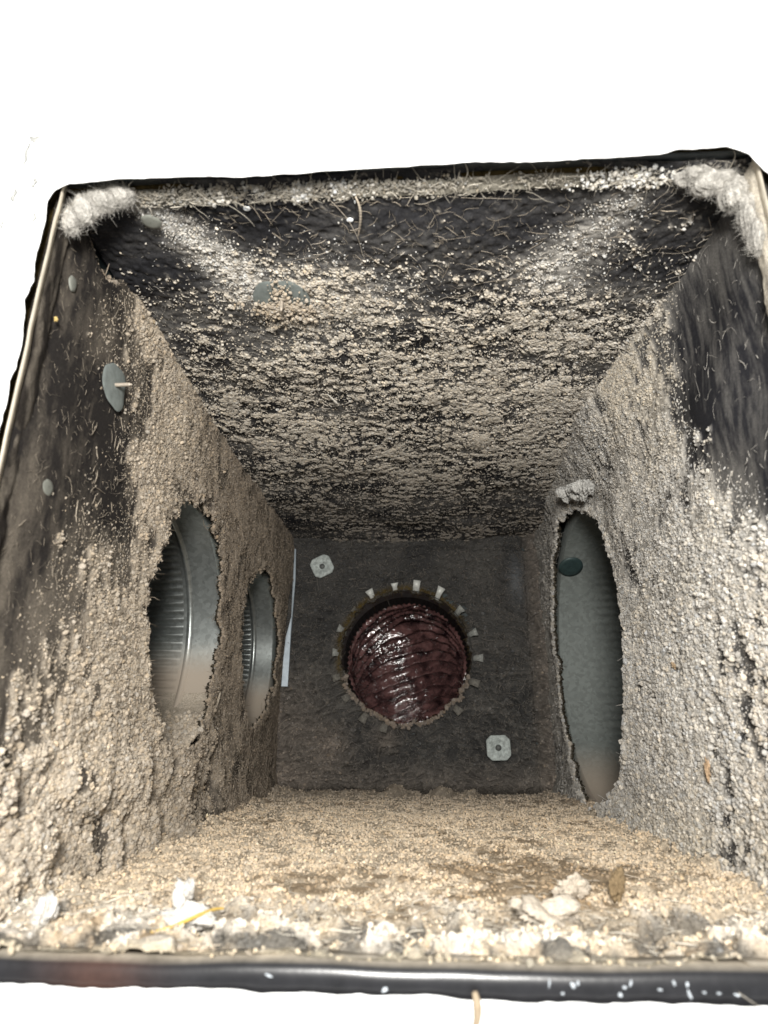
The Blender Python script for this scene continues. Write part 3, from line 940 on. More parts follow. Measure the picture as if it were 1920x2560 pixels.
# left: vertical sheet edge
pl = np.stack([np.full(nP, -0.1832) + wob(nP, 0.0002, 601), np.full(nP, 0.2440), tz], 1)
strip('metal_edge', pl, [(-.00032, 0, 0), (.00032, -.0003, 0), (-.0018, .006, 0), (-.0024, .006, 0)], M_EDGE, duct)
pr = np.stack([np.full(nP, 0.1722) + wob(nP, 0.0002, 602), np.full(nP, 0.2440), tz], 1)
strip('metal_edge', pr, [(-.0005, -.0003, 0), (.0005, 0, 0), (.0024, .006, 0), (.0014, .006, 0)], M_EDGE, duct)
tx = np.linspace(X0 + 0.002, X1 - 0.002, nP)
pt = np.stack([tx, np.full(nP, 0.2475), np.full(nP, Z1 + 0.0015) + wob(nP, 0.0003, 603)], 1)
strip('metal_edge', pt, [(0, 0, -.0005), (0, 0, .0005), (0, .006, .0005), (0, .006, -.0005)], M_SHEET, duct)
# dark flange outside the liner (fills the gap behind the wall)
for nm, pth, d in (('flange', np.stack([np.full(nP, X0 - 0.012), np.full(nP, 0.2535), np.linspace(Z0 - .02, Z1 + .02, nP)], 1), (0.0125, 0, 0)),
                   ('flange', np.stack([np.full(nP, X1 + 0.012), np.full(nP, 0.2535), np.linspace(Z0 - .02, Z1 + .02, nP)], 1), (-0.0125, 0, 0)),
                   ('flange', np.stack([np.linspace(X0 - .02, X1 + .02, nP), np.full(nP, 0.2538), np.full(nP, Z1 + 0.013)], 1), (0, 0, -0.0125))):
    strip(nm, pth, [(0, 0, 0), d, (d[0], .003, d[2]), (0, .003, 0)], M_GAP, duct)


# dusty metal nosing folded round the front of the liner, along the top and the sides
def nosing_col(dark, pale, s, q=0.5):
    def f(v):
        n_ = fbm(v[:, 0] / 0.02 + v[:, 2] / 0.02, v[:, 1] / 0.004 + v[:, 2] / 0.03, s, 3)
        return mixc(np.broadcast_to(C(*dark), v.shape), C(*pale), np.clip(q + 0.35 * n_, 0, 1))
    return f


def nosing(u0, u1, fn, s, colf, n_=300, m_=14):
    """sheet strip: u along the edge, w into the duct"""
    u = np.linspace(u0, u1, n_)
    w = np.linspace(0, 1, m_)
    Uu, Ww = np.meshgrid(u, w, indexing='ij')
    P = fn(Uu, Ww, 0.0003 * fbm(Uu / 0.008, Ww * 4, s, 3) + 0.0008 * np.sin(np.clip(Ww, 0, 1) * math.pi) + 0.0015)
    P = P.reshape(-1, 3)
    return mesh_np('nosing', P, grid_faces(n_, m_), M_LINER, duct, colf(P))


nosing(X0 + 0.001, X1 - 0.001, lambda u, w, b_: np.stack([u, 0.2540 + 0.0105 * w + 0.0012 * vn(u / 0.03, w * 0, 71) * w, Z1 + 0.0015 - b_ * (0.2 + 0.8 * w) - 0.001 * w], -1), 611,
       nosing_col((0.10, 0.092, 0.075), (0.28, 0.26, 0.215), 612, 0.5))
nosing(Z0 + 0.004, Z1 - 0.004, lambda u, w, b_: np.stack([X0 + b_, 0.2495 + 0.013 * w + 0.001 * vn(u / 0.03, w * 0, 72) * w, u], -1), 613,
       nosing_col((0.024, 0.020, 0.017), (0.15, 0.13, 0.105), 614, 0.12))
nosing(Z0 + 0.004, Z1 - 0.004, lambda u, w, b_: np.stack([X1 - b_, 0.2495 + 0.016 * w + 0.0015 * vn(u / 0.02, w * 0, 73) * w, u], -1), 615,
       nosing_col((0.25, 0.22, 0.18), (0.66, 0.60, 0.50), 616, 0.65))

# front lip below: rolled dark painted edge
nL_ = 260
lx = np.linspace(X0 - 0.004, X1 + 0.004, nL_)
lift = 0.0004 * fbm(lx / 0.05, lx * 0, 621, 2)
path = np.stack([lx, np.zeros(nL_), np.zeros(nL_)], 1)
prof = []
pts = [(.2530, -.0702), (.2465, -.0700), (.2440, -.0704), (.2422, -.0716), (.2413, -.0733), (.2412, -.0755), (.2416, -.0778), (.2424, -.0800), (.2440, -.0820), (.2530, -.0820)]
for k, (py, pz) in enumerate(pts):
    prof.append((lambda py=py, pz=pz: np.stack([np.zeros(nL_), np.full(nL_, py), np.full(nL_, pz) + lift], 1)))


def lipcol(v):
    c = np.tile(C(0.017, 0.017, 0.019), (len(v), 1))
    red = np.exp(-(((v[:, 0] + 0.108) / 0.016) ** 2)) * 0.28
    c = mixc(c, C(0.14, 0.055, 0.03), np.clip(red, 0, 1))
    topf = ss(.2432, .2448, v[:, 1]) * ss(-.0716, -.0704, v[:, 2])
    return mixc(c, C(0.55, 0.49, 0.40), topf * 0.8)


lip = strip('front_lip', path, prof, M_LIP, duct, lipcol, 'rolled dark painted lip along the bottom of the opening')
M_SPECK2 = plain('bluish_lip_speck', (0.50, 0.54, 0.58), 0.6, 0, 0.3, 400)  # glints on the lip painted in as pale specks, among white flakes
for (px_, pz_, sx_, sz_, an_) in ((-.050, -.0737, .0022, .0006, -.3), (.0405, -.0742, .0006, .0022, -.2), (.0480, -.0745, .0014, .0014, .5), (.0495, -.0741, .0009, .0012, -.7),
                                  (.0640, -.0748, .0020, .0007, .2), (.0660, -.0736, .0006, .0019, -.3), (.0625, -.0768, .0013, .0009, -.4), (.0795, -.0735, .0009, .0016, .5),
                                  (.0835, -.0738, .0007, .0014, -.4), (.0840, -.0765, .0008, .0022, .3), (.0750, -.0752, .0016, .0005, .05), (.0885, -.0757, .0010, .0005, .05),
                                  (.0930, -.0758, .0010, .0005, .0), (.0985, -.0762, .0016, .0005, .05), (.0445, -.0768, .0009, .0006, .3), (-.0120, -.0770, .0018, .0011, .4)):
    q = np.linspace(0, 2 * math.pi, 10, endpoint=False)
    rr0 = 0.65 * (1 + 0.8 * (rng.random(10) - .5))
    ex, ez = sx_ * np.cos(q) * rr0, sz_ * np.sin(q) * rr0
    ca, sa = math.cos(an_), math.sin(an_)
    yb_ = 0.2411
    vv = [(px_ + ca * e - sa * g, yb_ + 0.0006, pz_ + sa * e + ca * g) for e, g in zip(ex, ez)]
    vv += [(px_ + .6 * (ca * e - sa * g), yb_ - 0.0005, pz_ + .6 * (sa * e + ca * g)) for e, g in zip(ex, ez)]
    vv.append((px_, yb_ - 0.0007, pz_))
    ii = np.arange(10)
    jj = (ii + 1) % 10
    mesh_np('lip_speck', np.array(vv), [np.stack([ii, jj, 10 + jj, 10 + ii], 1), np.stack([10 + ii, 10 + jj, np.full(10, 20)], 1)], M_SPECK2, lip)

# bare strip of bright metal in the back left corner
sv = np.array([(-.1835, .897, .262), (-.1815, .8965, .262), (-.1800, .8965, .215), (-.1812, .8965, .175), (-.1822, .8960, .140), (-.1826, .8960, .100), (-.1829, .8960, .064),
               (-.1885, .8955, .064), (-.1880, .8955, .100), (-.1862, .8960, .132), (-.1832, .8965, .160), (-.1832, .8965, .190)])
sv[:, 1] -= 0.006
sv[:, 0] += 0.003
sv[7:10, 0] -= 0.003
sv2 = sv + np.array((0, .004, 0))
nn = len(sv)
ii = np.arange(nn)
jj = (ii + 1) % nn
me = bpy.data.meshes.new('bare_strip')
me.from_pydata([tuple(p) for p in np.concatenate([sv, sv2])], [], [tuple(range(nn))] + [tuple(range(2 * nn - 1, nn - 1, -1))] + [(int(a_), int(a_ + nn), int(b_ + nn), int(b_)) for a_, b_ in zip(ii, jj)])
me.materials.append(M_PALE)
o = link(bpy.data.objects.new('bare_strip', me), duct)
o['label'] = 'bare pale blue metal strip in the corner'


# dried adhesive drops on the liner
def drop(axis, c, ru, rv, hgt, mat_, name='adhesive_drop', parent=duct, seed=0):
    """flat rounded drop; axis = inward normal"""
    nrm = np.array(axis, float)
    u = np.array((0, 1, 0.0)) if abs(nrm[1]) < .5 else np.array((1, 0, 0.0))
    w = np.cross(nrm, u)
    n = 36
    q = np.linspace(0, 2 * math.pi, n, endpoint=False)
    k = 1 + 0.14 * vn(np.cos(q) * 1.6 + seed, np.sin(q) * 1.6, seed)
    R_ = []
    for f_, h_ in ((1.0, 0.0), (0.93, 0.6), (0.6, 0.95), (0.05, 1.0)):
        R_.append(np.array(c) + np.outer(k * f_ * ru * np.cos(q), u) + np.outer(k * f_ * rv * np.sin(q), w) + nrm * hgt * h_)
    return ring_mesh(name, R_, n, mat_, parent)


drop((1, 0, 0), (X0 + 0.001, .287, .119), .0050, .0044, .0008, M_GLUE, seed=1)
drop((1, 0, 0), (X0 + 0.001, .274, .2345), .0036, .0046, .0008, M_GLUE, seed=2)
drop((0, 0, -1), (-.150, .277, Z1 - 0.001), .0050, .0055, .0008, M_GLUE, seed=3)
drop((0, 0, -1), (-.092, .270, Z1 - 0.001), .0016, .0020, .0010, M_SPECK, seed=4)
drop((0, 0, -1), (-.035, .281, Z1 - 0.001), .0015, .0020, .0010, M_SPECK, seed=5)

# ------------------------------------------------------------------ insulation pins
def square_washer(loc, size, rot, label):
    t = empty('insulation_pin', loc, label, 'insulation pin', 'insulation pins in the duct lining')
    n = 64
    q = np.linspace(0, 2 * math.pi, n, endpoint=False)
    ch = 1 / np.maximum(np.maximum(np.abs(np.cos(q)), np.abs(np.sin(q))), np.abs(np.cos(q)) * 0.62 + np.abs(np.sin(q)) * 0.62)
    R_ = []
    c = np.array(loc)
    for f_, y_ in ((1.0, 0.0006), (1.0, -0.0012), (0.93, -0.0020), (0.55, -0.0016), (0.40, 0.0010), (0.05, 0.0014)):
        r_ = size * f_ * (ch if f_ > 0.5 else 1.0)
        R_.append(np.stack([c[0] + r_ * np.cos(q + rot), np.full(n, c[1] + y_), c[2] + r_ * np.sin(q + rot)], 1))
    ring_mesh('washer', R_, n, M_WASH, t)
    R_ = []
    for f_, y_ in ((0.26, 0.0015), (0.24, -0.0006), (0.15, -0.0018), (0.01, -0.0022)):
        R_.append(np.stack([c[0] + size * f_ * np.cos(q), np.full(n, c[1] + y_), c[2] + size * f_ * np.sin(q)], 1))
    ring_mesh('pin', R_, n, M_PINHEAD, t)
    return t


M_PINHEAD = plain('shaded_pin_head', (0.12, 0.125, 0.12), 0.6, 0.3, 0.3, 300)  # darker head paints in the shade of the washer's dimple
square_washer((-.1385, YB - 0.0085, .2355), 0.0155, 0.45, 'upper left zinc square washer on the back panel')
square_washer((.1055, YB - 0.0085, -.0145), 0.0158, 0.03, 'lower right zinc square washer on the back panel')


def round_pin(axis, c, r, label, pin_len, seed):
    t = empty('insulation_pin', c, label, 'insulation pin', 'insulation pins in the duct lining')
    nrm = np.array(axis, float)
    drop(axis, np.array(c), r, r * 1.0, 0.0007, M_WASH2, 'washer', t, seed)
    u = np.array((0, 1, 0.0))
    w = np.cross(nrm, u)
    n = 12
    q = np.linspace(0, 2 * math.pi, n, endpoint=False)
    R_ = []
    m_ = 26
    for k in range(m_ + 1):
        r_ = 0.0011 * (1.0 + 0.22 * (k % 2)) * (1 if k < m_ - 2 else 0.6)
        R_.append(np.array(c) + nrm * (pin_len * k / m_) + np.outer(r_ * np.cos(q), u) + np.outer(r_ * np.sin(q), w))
    R_.append(np.repeat((np.array(c) + nrm * (pin_len + 0.0006))[None], n, 0))
    ring_mesh('pin', R_, n, M_PIN, t)
    return t


round_pin((1, 0, 0), (X0 + 0.0015, .333, .206), 0.0150, 'grey green washer with a copper pin sticking out of the left wall', 0.011, 11)
round_pin((0, 0, -1), (-.087, .343, Z1 - 0.0042), 0.0185, 'grey green washer half buried in dust on the top panel', 0.010, 12)


# ------------------------------------------------------------------ lint, fibres and tufts
def fibre_mesh(name, paths, rad, cols, mat_=M_FIBRE, parent=None):
    """paths (n,k,3)"""
    n, k = paths.shape[:2]
    d = np.gradient(paths, axis=1)
    d /= np.linalg.norm(d, axis=2, keepdims=True) + 1e-12
    ref = np.where(np.abs(d[..., 2:3]) < 0.9, np.array((0, 0, 1.0)), np.array((1.0, 0, 0)))
    a_ = np.cross(d, ref)
    a_ /= np.linalg.norm(a_, axis=2, keepdims=True) + 1e-12
    b_ = np.cross(d, a_)
    tap = np.sin(np.linspace(0.12, math.pi - 0.12, k)) ** 0.4
    r_ = np.asarray(rad).reshape(-1, 1, 1) * tap[None, :, None]
    V = []
    for t in range(3):
        q = 2 * math.pi * t / 3
        V.append(paths + r_ * (a_ * math.cos(q) + b_ * math.sin(q)))
    V = np.stack(V, 2)                                   # n,k,3,3
    idx = np.arange(n * k * 3).reshape(n, k, 3)
    f = []
    for t in range(3):
        t2 = (t + 1) % 3
        f.append(np.stack([idx[:, :-1, t], idx[:, :-1, t2], idx[:, 1:, t2], idx[:, 1:, t]], -1).reshape(-1, 4))
    c = np.repeat(cols[:, None, :], k * 3, 1).reshape(-1, 3)
    return mesh_np(name, V.reshape(-1, 3), np.concatenate(f), mat_, parent, c)


def curly(start, dir0, length, k, curl, flat=None):
    """random walks in direction; flat = normal to stay near the plane"""
    n = len(start)
    d = dir0 / (np.linalg.norm(dir0, axis=1, keepdims=True) + 1e-9)
    P = [start]
    p = start
    bend = rng.normal(0, curl, (n, 3))
    for _ in range(k - 1):
        d = d + bend + rng.normal(0, curl * 0.6, (n, 3))
        if flat is not None:
            d = d - 0.75 * (d @ flat)[:, None] * flat
        d = d / np.linalg.norm(d, axis=1, keepdims=True)
        p = p + d * (length / (k - 1))[:, None]
        P.append(p)
    return np.stack(P, 1)


FB = []                                                   # (paths, radius, colour)


def scatter_fibres(V, w, n, nrm, ln, rad, base, curl=0.25, bias=(0, 0, 0), lift=0.0008):
    w = np.clip(w, 0, None).ravel()
    idx = rng.choice(len(w), n, p=w / w.sum())
    nrm = np.array(nrm, float)
    st = V.reshape(-1, 3)[idx] + nrm * lift + rng.normal(0, .001, (n, 3)) * (1 - np.abs(nrm))
    d = rng.normal(0, 1, (n, 3)) * (1 - 0.75 * np.abs(nrm)) + np.array(bias)
    L_ = ln * np.exp(rng.normal(0, 0.55, n))
    P = curly(st, d, L_, 9, curl, nrm)
    FB.append((P, rad * np.exp(rng.normal(0, 0.3, n)), base * (0.6 + 0.7 * rng.random((n, 1)))))


Xt, Yt, dt, Vt_ = TOP
scatter_fibres(Vt_, Yt * ss(0.40, 0.33, Yt) * ss(.258, .27, Yt) * (Xt > -.13), 560, (0, 0, -1), 0.0070, 0.00010, TAN, 0.22, (0.6, 0, 0))
scatter_fibres(Vt_, (0.1 + dt) * Yt * ss(0.29, 0.40, Yt) * ss(.85, .65, Yt), 9000, (0, 0, -1), 0.0028, 0.00026, C(0.50, 0.455, 0.39), 0.35, (0.9, .1, -.25), 0.0012)
scatter_fibres(Vt_, (0.1 + dt) * Yt * ss(0.28, 0.36, Yt) * ss(.62, .45, Yt), 2500, (0, 0, -1), 0.0042, 0.00013, C(0.5, 0.46, 0.40), 0.35, (0.7, 0, -.3), 0.0010)
scatter_fibres(Vt_, Yt * ss(0.36, 0.30, Yt) * ss(.262, .275, Yt) * (Xt > -.06) * (Xt < .06), 18, (0, 0, -1), 0.015, 0.00015, CREAM, 0.10, (0.8, .2, 0))
Yl, Zl, dl, Vl_, okl = LEFT
scatter_fibres(Vl_, okl * (1 - dl) * ss(.258, .27, Yl), 900, (1, 0, 0), 0.004, 0.00010, TAN * 0.65, 0.35, (0, 0, .3))
scatter_fibres(Vl_, okl * dl * Yl * ss(.98, .8, Yl), 7000, (1, 0, 0), 0.0042, 0.00020, C(0.34, 0.285, 0.225), 0.45, (.3, 0, .2), 0.0010)
scatter_fibres(Vl_, okl * (1 - dl) * ss(.29, .33, Yl), 200, (1, 0, 0), 0.0060, 0.00022, TAN * 0.9, 0.35, (0, .3, .2))
Yr, Zr, dr, Vr_, okr = RIGHT
scatter_fibres(Vr_, okr * (1 - dr) * ss(.258, .27, Yr), 420, (-1, 0, 0), 0.0055, 0.00013, GREY * 0.9, 0.3, (0, 0, .6))
scatter_fibres(Vr_, okr * dr * Yr * ss(.95, .7, Yr), 6000, (-1, 0, 0), 0.0038, 0.00020, GREY, 0.4, (-.3, 0, .2), 0.001)
Xk, Zk, fk, Vk_, okk = BACK
scatter_fibres(Vk_, okk * (0.3 + fk), 7000, (0, -1, 0), 0.0042, 0.00024, C(0.19, 0.17, 0.148), 0.35, lift=0.0014)
# torn fuzz round the holes
for rp_, nrm, cc_, n_, dirs in ((rim_l, (1, 0, 0), BROWN * 1.1, 1500, None), (rim_r, (-1, 0, 0), GREY * 0.6, 700, None), (rim_b, (0, -1, 0), C(0.10, 0.075, 0.035), 900, None)):
    idx = rng.choice(len(rp_), n_)
    st = rp_[idx] - np.array(nrm) * rng.random((n_, 1)) * 0.006
    P = curly(st, rng.normal(0, 1, (n_, 3)), 0.0045 * np.exp(rng.normal(0, 0.5, n_)), 8, 0.35)
    FB.append((P, 0.00020 * np.exp(rng.normal(0, 0.3, n_)), cc_ * (0.5 + 0.9 * rng.random((n_, 1)))))
tpv = np.stack([rng.uniform(X0 + .01, X1 - .01, 900), rng.uniform(.2545, .2655, 900), np.full(900, Z1 - 0.0015)], 1)
scatter_fibres(tpv, np.ones(900), 500, (0, 0, -1), 0.0055, 0.00016, C(0.5, 0.46, 0.39), 0.3, (0.4, 0, 0))
Xf, Yf, Vf_ = FLOOR
scatter_fibres(Vf_, ss(.36, .28, Yf) * ss(.252, .258, Yf), 1500, (0, 0, 1), 0.0055, 0.00016, C(0.66, 0.61, 0.52), 0.4, (0, 0, .5), 0.001)
scatter_fibres(Vf_, Yf * ss(.9, .7, Yf), 2500, (0, 0, 1), 0.0036, 0.00018, TAN * 1.25, 0.4, (0, 0, .3), 0.0008)
lint = fibre_mesh('lint_fibres', np.concatenate([p[:, np.round(np.linspace(0, p.shape[1] - 1, 8)).astype(int)] for p, _, _ in FB]),
                  np.concatenate([r for _, r, _ in FB]), np.concatenate([c for _, _, c in FB]))
tag(lint, 'fine pale lint fibres clinging to the duct lining', 'lint', None, 'stuff')


def tuft(blobs, label, col, nf=500, seed=1, flen=0.004, frad=0.00009, amp=0.22):
    """a woolly tuft: lumpy blobs grown into one surface, with loose fibres as its child"""
    vs, fs_, cs = [], [], []
    n0 = 0
    pts_, nr_ = [], []
    for bi, (c, r3) in enumerate(blobs):
        nu, nv = 60, 36
        U, W_ = np.meshgrid(np.linspace(0, 2 * math.pi, nu), np.linspace(0.02, math.pi - 0.02, nv), indexing='ij')
        D = np.stack([np.cos(U) * np.sin(W_), np.sin(U) * np.sin(W_), np.cos(W_)], -1)
        a1 = fbm(D[..., 0] * 2.2 + D[..., 2] * 1.1 + bi * 7, D[..., 1] * 2.2 + D[..., 2] * 1.7, seed + bi, 5, 0.62)
        l_, _c = worley(D[..., 0] * 4 + D[..., 2] * 3, D[..., 1] * 4 - D[..., 2] * 2.4 + bi * 5, seed + 9)
        k = 1 + amp * 0.6 * a1 + amp * 0.25 * (0.5 - l_)
        P = np.array(c) + D * np.array(r3) * k[..., None]
        P = P.reshape(-1, 3)
        vs.append(P)
        fs_.append(grid_faces(nu, nv) + n0)
        n0 += len(P)
        cs.append(np.array(col) * (0.85 + 0.15 * np.clip(a1, -1, 1)).reshape(-1, 1))
        pts_.append(P)
        nr_.append(D.reshape(-1, 3))
    o = mesh_np('wool_tuft', np.concatenate(vs), np.concatenate(fs_), M_DUST, None, np.concatenate(cs))
    tag(o, label, 'wool tuft')
    P, D = np.concatenate(pts_), np.concatenate(nr_)
    idx = rng.choice(len(P), nf)
    pa = curly(P[idx] - D[idx] * 0.001, D[idx] + rng.normal(0, 0.6, (nf, 3)), flen * np.exp(rng.normal(0, 0.4, nf)), 8, 0.35)
    fo_ = fibre_mesh('fibres', pa, np.full(nf, frad), np.array(col) * (0.7 + 0.4 * rng.random((nf, 1))), M_FIBRE, o)
    fo_['kind'] = 'stuff'
    return o


WOOL = C(0.58, 0.555, 0.51)
def patch_blobs(path, n, spread, r0, r1, s):
    g = np.random.default_rng(s)
    P = np.array(path, float)
    out = []
    for k in range(n):
        t = g.random() * (len(P) - 1)
        a_ = int(t)
        c = P[a_] * (1 - t + a_) + P[min(a_ + 1, len(P) - 1)] * (t - a_) + g.normal(0, spread, 3)
        out.append((tuple(c), tuple(r0 + (r1 - r0) * g.random(3))))
    return out


tuft([((-.166, .2545, .2725), (.0085, .0065, .0062)), ((-.1745, .2535, .2655), (.0072, .0060, .0085)), ((-.157, .2550, .2755), (.0080, .0060, .0042)), ((-.1800, .2525, .2570), (.0040, .0045, .0070))],
     'pale wool tuft poking out of the upper left corner of the duct', WOOL * 0.92, 5200, 31, 0.0032, 0.00006, 0.16)
tuft([((.160, .2610, .2745), (.0105, .0075, .0050)), ((.168, .2610, .2660), (.0062, .0075, .0085)), ((.149, .2585, .2768), (.0085, .0065, .0030)), ((.1715, .2600, .2520), (.0038, .0065, .0110)), ((.1725, .259, .237), (.0028, .006, .0100))],
     'pale wool tuft bulging out of the upper right corner of the duct', WOOL * 0.86, 5200, 41, 0.0034, 0.00006, 0.20)
tuft(patch_blobs([(.160, .640, .243), (.166, .615, .240), (.168, .590, .234), (.170, .575, .225)], 26, .0035, .0030, .0062, 6),
     'greyish white clump of lint above the hole in the right wall', C(0.56, 0.55, 0.52), 500, 51, 0.003, 0.0001, 0.3)


# a hanging dusty thread at the top, splinter at the lip, straw on the floor
def tube_obj(name, pts_, rads, mat_, label, cat, sides=8, beads=0.0, col=None, parent=None):
    P = np.array(pts_, float)
    m_ = 40
    t0 = np.linspace(0, 1, len(P))
    t = np.linspace(0, 1, m_)
    # smooth by catmull-like cubic through numpy polynomial of low degree
    deg = min(3, len(P) - 1)
    Q = np.stack([np.polyval(np.polyfit(t0, P[:, k], deg), t) for k in range(3)], 1)
    R0 = np.interp(t, t0, rads) * (1 + beads * np.sin(np.arange(m_) * 2.2))
    d = np.gradient(Q, axis=0)
    d /= np.linalg.norm(d, axis=1, keepdims=True)
    ref = np.array((0.0, 1, 0.01))
    a_ = np.cross(d, ref); a_ /= np.linalg.norm(a_, axis=1, keepdims=True)
    b_ = np.cross(d, a_)
    q = np.linspace(0, 2 * math.pi, sides, endpoint=False)
    R_ = [np.repeat(Q[:1], sides, 0)] + [Q[k] + R0[k] * (np.outer(np.cos(q), a_[k]) + np.outer(np.sin(q), b_[k])) for k in range(m_)] + [np.repeat(Q[-1:], sides, 0)]
    o = ring_mesh(name, R_, sides, mat_, parent, None if col is None else np.tile(col, (sides * (m_ + 2), 1)))
    if label: tag(o, label, cat)
    return o


tube_obj('thread', [(-.0300, .262, .2760), (-.0280, .268, .2735), (-.0285, .277, .2735), (-.0310, .290, .2755)], [.0005, .0007, .0007, .0004], M_FIBRE,
         'beaded dusty thread hanging from the middle of the top edge', 'thread', beads=0.3, col=TAN)
tube_obj('splinter', [(.0165, .2395, -.0765), (.0172, .2385, -.0800), (.0165, .2385, -.0845), (.0135, .2388, -.0868)], [.0009, .0014, .0010, .0013], M_FIBRE,
         'tan splinter hanging over the dark lip below the opening', 'splinter', col=C(0.30, 0.24, 0.17))
tube_obj('straw', [(-.0800, .290, Z0 + .0075), (-.0850, .282, Z0 + .0080), (-.0915, .272, Z0 + .0065), (-.1000, .266, Z0 + .0050)], [.0004, .0007, .0007, .0005], M_STRAW,
         'bent yellow straw lying in the dust behind the lip', 'straw')
tube_obj('twig', [(-.0735, .4665, .2745), (-.0700, .468, .2715), (-.0660, .472, .2690)], [.0004, .0006, .0010], M_FIBRE,
         'short pale stalk stuck in the dust of the top panel', 'stalk', col=C(0.5, 0.47, 0.42))


# bigger flakes and lumps in the dust of the floor
def chunk_obj(name, loc, r3, label, cat, col, seed, rot=(0, 0, 0)):
    nu, nv = 40, 26
    U, W_ = np.meshgrid(np.linspace(0, 2 * math.pi, nu), np.linspace(0.02, math.pi - 0.02, nv), indexing='ij')
    D = np.stack([np.cos(U) * np.sin(W_), np.sin(U) * np.sin(W_), np.cos(W_)], -1)
    k = 1 + 0.34 * fbm(D[..., 0] * 1.7 + D[..., 2], D[..., 1] * 1.7 - D[..., 2] * 1.3, seed, 4, 0.6)
    P = (D * np.array(r3) * 0.8 * k[..., None]).reshape(-1, 3)
    from mathutils import Euler
    Rm = np.array(Euler(rot).to_matrix())
    P = P @ Rm.T + np.array(loc)
    o = mesh_np(name, P, grid_faces(nu, nv), M_DUST, None, np.tile(col, (len(P), 1)) * (0.9 + 0.2 * rng.random((len(P), 1))))
    return tag(o, label, cat)


zf = Z0 + 0.004
chunk_obj('plaster_lump', (-.104, .315, zf + .004), (.0045, .005, .007), 'upright white plaster lump left of the middle, behind the straw', 'plaster', WHITE, 801, (0.3, .2, .4))
chunk_obj('plaster_lump', (-.0915, .283, zf + .002), (.011, .006, .004), 'broad white plaster lump beside the yellow straw', 'plaster', WHITE, 802, (0, .1, .2))
chunk_obj('plaster_lump', (-.150, .283, zf + .003), (.005, .004, .006), 'white plaster lump at the front left of the dust bed', 'plaster', WHITE, 803, (.2, .5, 0))
chunk_obj('plaster_lump', (.050, .298, zf + .002), (.012, .007, .0060), 'large cream plaster lump near the front right of the dust bed', 'plaster', CREAM * 1.05, 804, (0, 0, .1))
chunk_obj('lint_flake', (.071, .335, zf + .004), (.0085, .002, .006), 'cream folded flake standing in the brown dust patch', 'flake', CREAM * 1.1, 807, (.5, .1, .3))
chunk_obj('wood_chip', (.092, .342, zf + .004), (.0035, .0015, .008), 'small brown chip standing upright beside the cream flake', 'chip', C(0.26, 0.19, 0.11), 808, (.1, .1, .1))
chunk_obj('wood_chip', (.1715, .44, .045), (.0012, .004, .0020), 'tan chip stuck to the right wall dust', 'chip', C(0.50, 0.37, 0.24), 809, (.5, 0, 0))
chunk_obj('wood_chip', (.1705, .41, -.018), (.0012, .0022, .006), 'peach chip stuck low on the right wall dust', 'chip', C(0.55, 0.39, 0.25), 810, (.2, 0, 0))
chunk_obj('grit_grain', (X0 + 0.0028, .264, .2035), (.0011, .0011, .0013), 'single yellow grain of grit near the left edge of the duct', 'grit', C(0.75, 0.55, 0.22), 811)

tp = np.stack([rng.uniform(X0, X1, 4000), rng.uniform(.2545, .2655, 4000), np.full(4000, Z1 - 0.0012)], 1)
wgt = ss(-.3, 1.2, fbm(tp[:, 0] / 0.03, tp[:, 1] / 0.008, 901, 3)) + 0.05 + 0.8 * np.exp(-((tp[:, 0] + .075) / .05) ** 2)
add_grains('top', tp, np.array((0, 0, -1.0)), wgt, 2600, 0.00042, np.tile(C(0.34, 0.315, 0.27), (4000, 1)), (1.2, 1, 1), 0.2)
wst = np.exp(-((tp[:, 0] + .070) / .035) ** 2) * ss(.0, 1.0, fbm(tp[:, 0] / 0.012, tp[:, 1] / 0.006, 902, 2) + .4) + 0.5 * np.exp(-((tp[:, 0] - .115) / .02) ** 2)
add_grains('top', tp, np.array((0, 0, -1.0)), wst, 800, 0.00050, np.tile(C(0.60, 0.58, 0.54), (4000, 1)), (1.3, 1, 1), 0.4)
wp = np.stack([-.087 + rng.normal(0, .012, 1500), .343 + rng.normal(0, .010, 1500), np.full(1500, Z1 - 0.0060)], 1)
add_grains('top', wp, np.array((0, 0, -1.0)), ss(.343, .352, wp[:, 1]) + 0.25 * (np.abs(wp[:, 0] + .087) < .005) + 0.03, 900, 0.0006, np.tile(TAN, (1500, 1)), (1, 1, 1), 0.3)

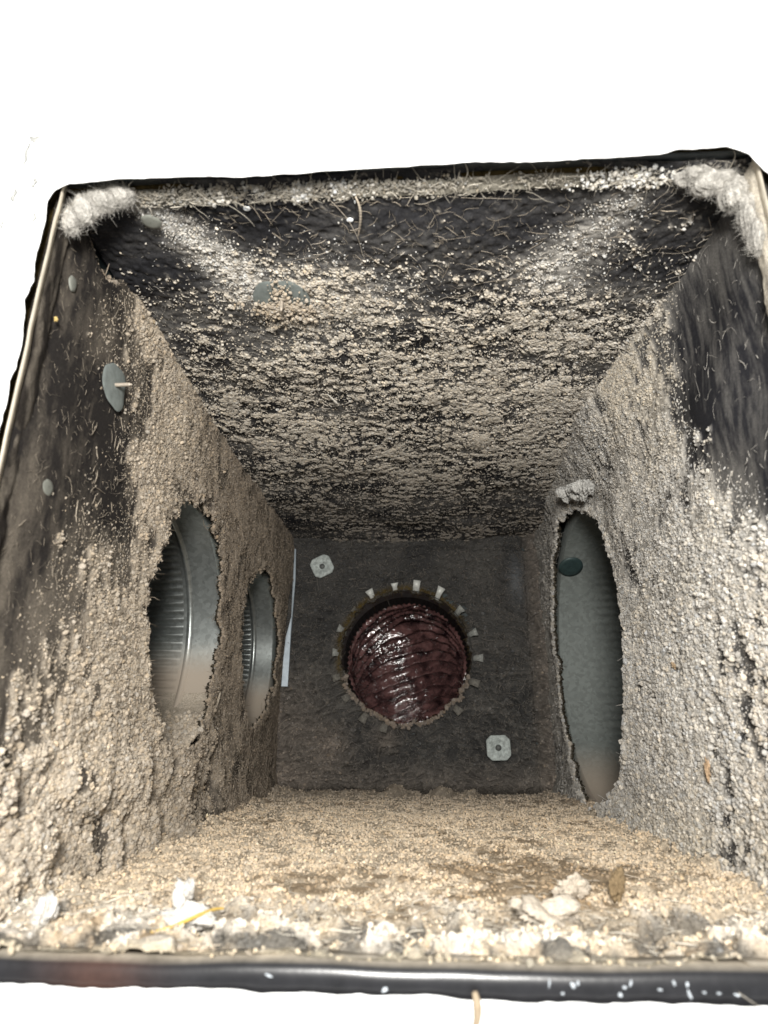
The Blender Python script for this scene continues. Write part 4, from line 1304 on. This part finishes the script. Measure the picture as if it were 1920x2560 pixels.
# ------------------------------------------------------------------ grains of dust: instanced lumps on points, one loose mass per surface
ng = bpy.data.node_groups.new('grain_scatter', 'GeometryNodeTree')
ng.interface.new_socket('Geometry', in_out='INPUT', socket_type='NodeSocketGeometry')
ng.interface.new_socket('Geometry', in_out='OUTPUT', socket_type='NodeSocketGeometry')
gn, gl = ng.nodes, ng.links
gi, go = gn.new('NodeGroupInput'), gn.new('NodeGroupOutput')
jn = gn.new('GeometryNodeJoinGeometry')
for k in range(4):
    ic = gn.new('GeometryNodeMeshIcoSphere')
    ic.inputs['Subdivisions'].default_value = 3
    ic.inputs['Radius'].default_value = 1.0
    spn = gn.new('GeometryNodeSetPosition')
    nz_ = gn.new('ShaderNodeTexNoise')
    nz_.noise_dimensions = '4D'
    nz_.inputs['W'].default_value = 3.7 * k
    nz_.inputs['Scale'].default_value = 1.9
    nz_.inputs['Detail'].default_value = 2.5
    po = gn.new('GeometryNodeInputPosition')
    sub = gn.new('ShaderNodeVectorMath'); sub.operation = 'SUBTRACT'
    sub.inputs[1].default_value = (0.5, 0.5, 0.5)
    mul = gn.new('ShaderNodeVectorMath'); mul.operation = 'SCALE'
    mul.inputs['Scale'].default_value = 1.45
    gl.new(po.outputs[0], nz_.inputs['Vector'])
    gl.new(nz_.outputs['Color'], sub.inputs[0])
    gl.new(sub.outputs[0], mul.inputs[0])
    gl.new(ic.outputs['Mesh'], spn.inputs['Geometry'])
    gl.new(mul.outputs[0], spn.inputs['Offset'])
    sm = gn.new('GeometryNodeSetMaterial')
    sm.inputs['Material'].default_value = M_GRAIN
    gl.new(spn.outputs[0], sm.inputs['Geometry'])
    ti = gn.new('GeometryNodeGeometryToInstance')
    gl.new(sm.outputs[0], ti.inputs[0])
    gl.new(ti.outputs[0], jn.inputs[0])
iop = gn.new('GeometryNodeInstanceOnPoints')
iop.inputs['Pick Instance'].default_value = True
gl.new(gi.outputs[0], iop.inputs['Points'])
gl.new(jn.outputs[0], iop.inputs['Instance'])
for nm, sock in (('grot', 'Rotation'), ('gscale', 'Scale')):
    na_ = gn.new('GeometryNodeInputNamedAttribute')
    na_.data_type = 'FLOAT_VECTOR'
    na_.inputs['Name'].default_value = nm
    gl.new(na_.outputs['Attribute'], iop.inputs[sock])
rv = gn.new('FunctionNodeRandomValue')
rv.data_type = 'INT'
rv.inputs[4].default_value = 0
rv.inputs[5].default_value = 3
gl.new(rv.outputs[2], iop.inputs['Instance Index'])
gl.new(iop.outputs[0], go.inputs[0])

GLAB = {'top': 'tan popcorn crumbs of dust clinging under the top panel', 'left': 'tan crumbs of dust crusting the left wall and its hole rims',
        'right': 'grey beige crumbs of dust crusting the right wall', 'back': 'dull brown crumbs of dust on the back panel',
        'floor': 'cream crumbs of dust scattered over the duct floor'}
for key, parts_ in GR.items():
    pos = np.concatenate([p[0] for p in parts_]); sc = np.concatenate([p[1] for p in parts_])
    ro = np.concatenate([p[2] for p in parts_]); cc = np.concatenate([p[3] for p in parts_])
    me = bpy.data.meshes.new('dust_crumbs')
    me.vertices.add(len(pos))
    me.vertices.foreach_set('co', pos.astype(np.float32).ravel())
    for nm, arr in (('gscale', sc), ('grot', ro)):
        a_ = me.attributes.new(nm, 'FLOAT_VECTOR', 'POINT')
        a_.data.foreach_set('vector', arr.astype(np.float32).ravel())
    a_ = me.attributes.new('Col', 'FLOAT_COLOR', 'POINT')
    c4 = np.ones((len(pos), 4), np.float32)
    c4[:, :3] = cc
    a_.data.foreach_set('color', c4.ravel())
    me.materials.append(M_GRAIN)
    o = bpy.data.objects.new('dust_crumbs', me)
    COL.objects.link(o)
    tag(o, GLAB[key], 'dust', None, 'stuff')
    md = o.modifiers.new('grains', 'NODES')
    md.node_group = ng
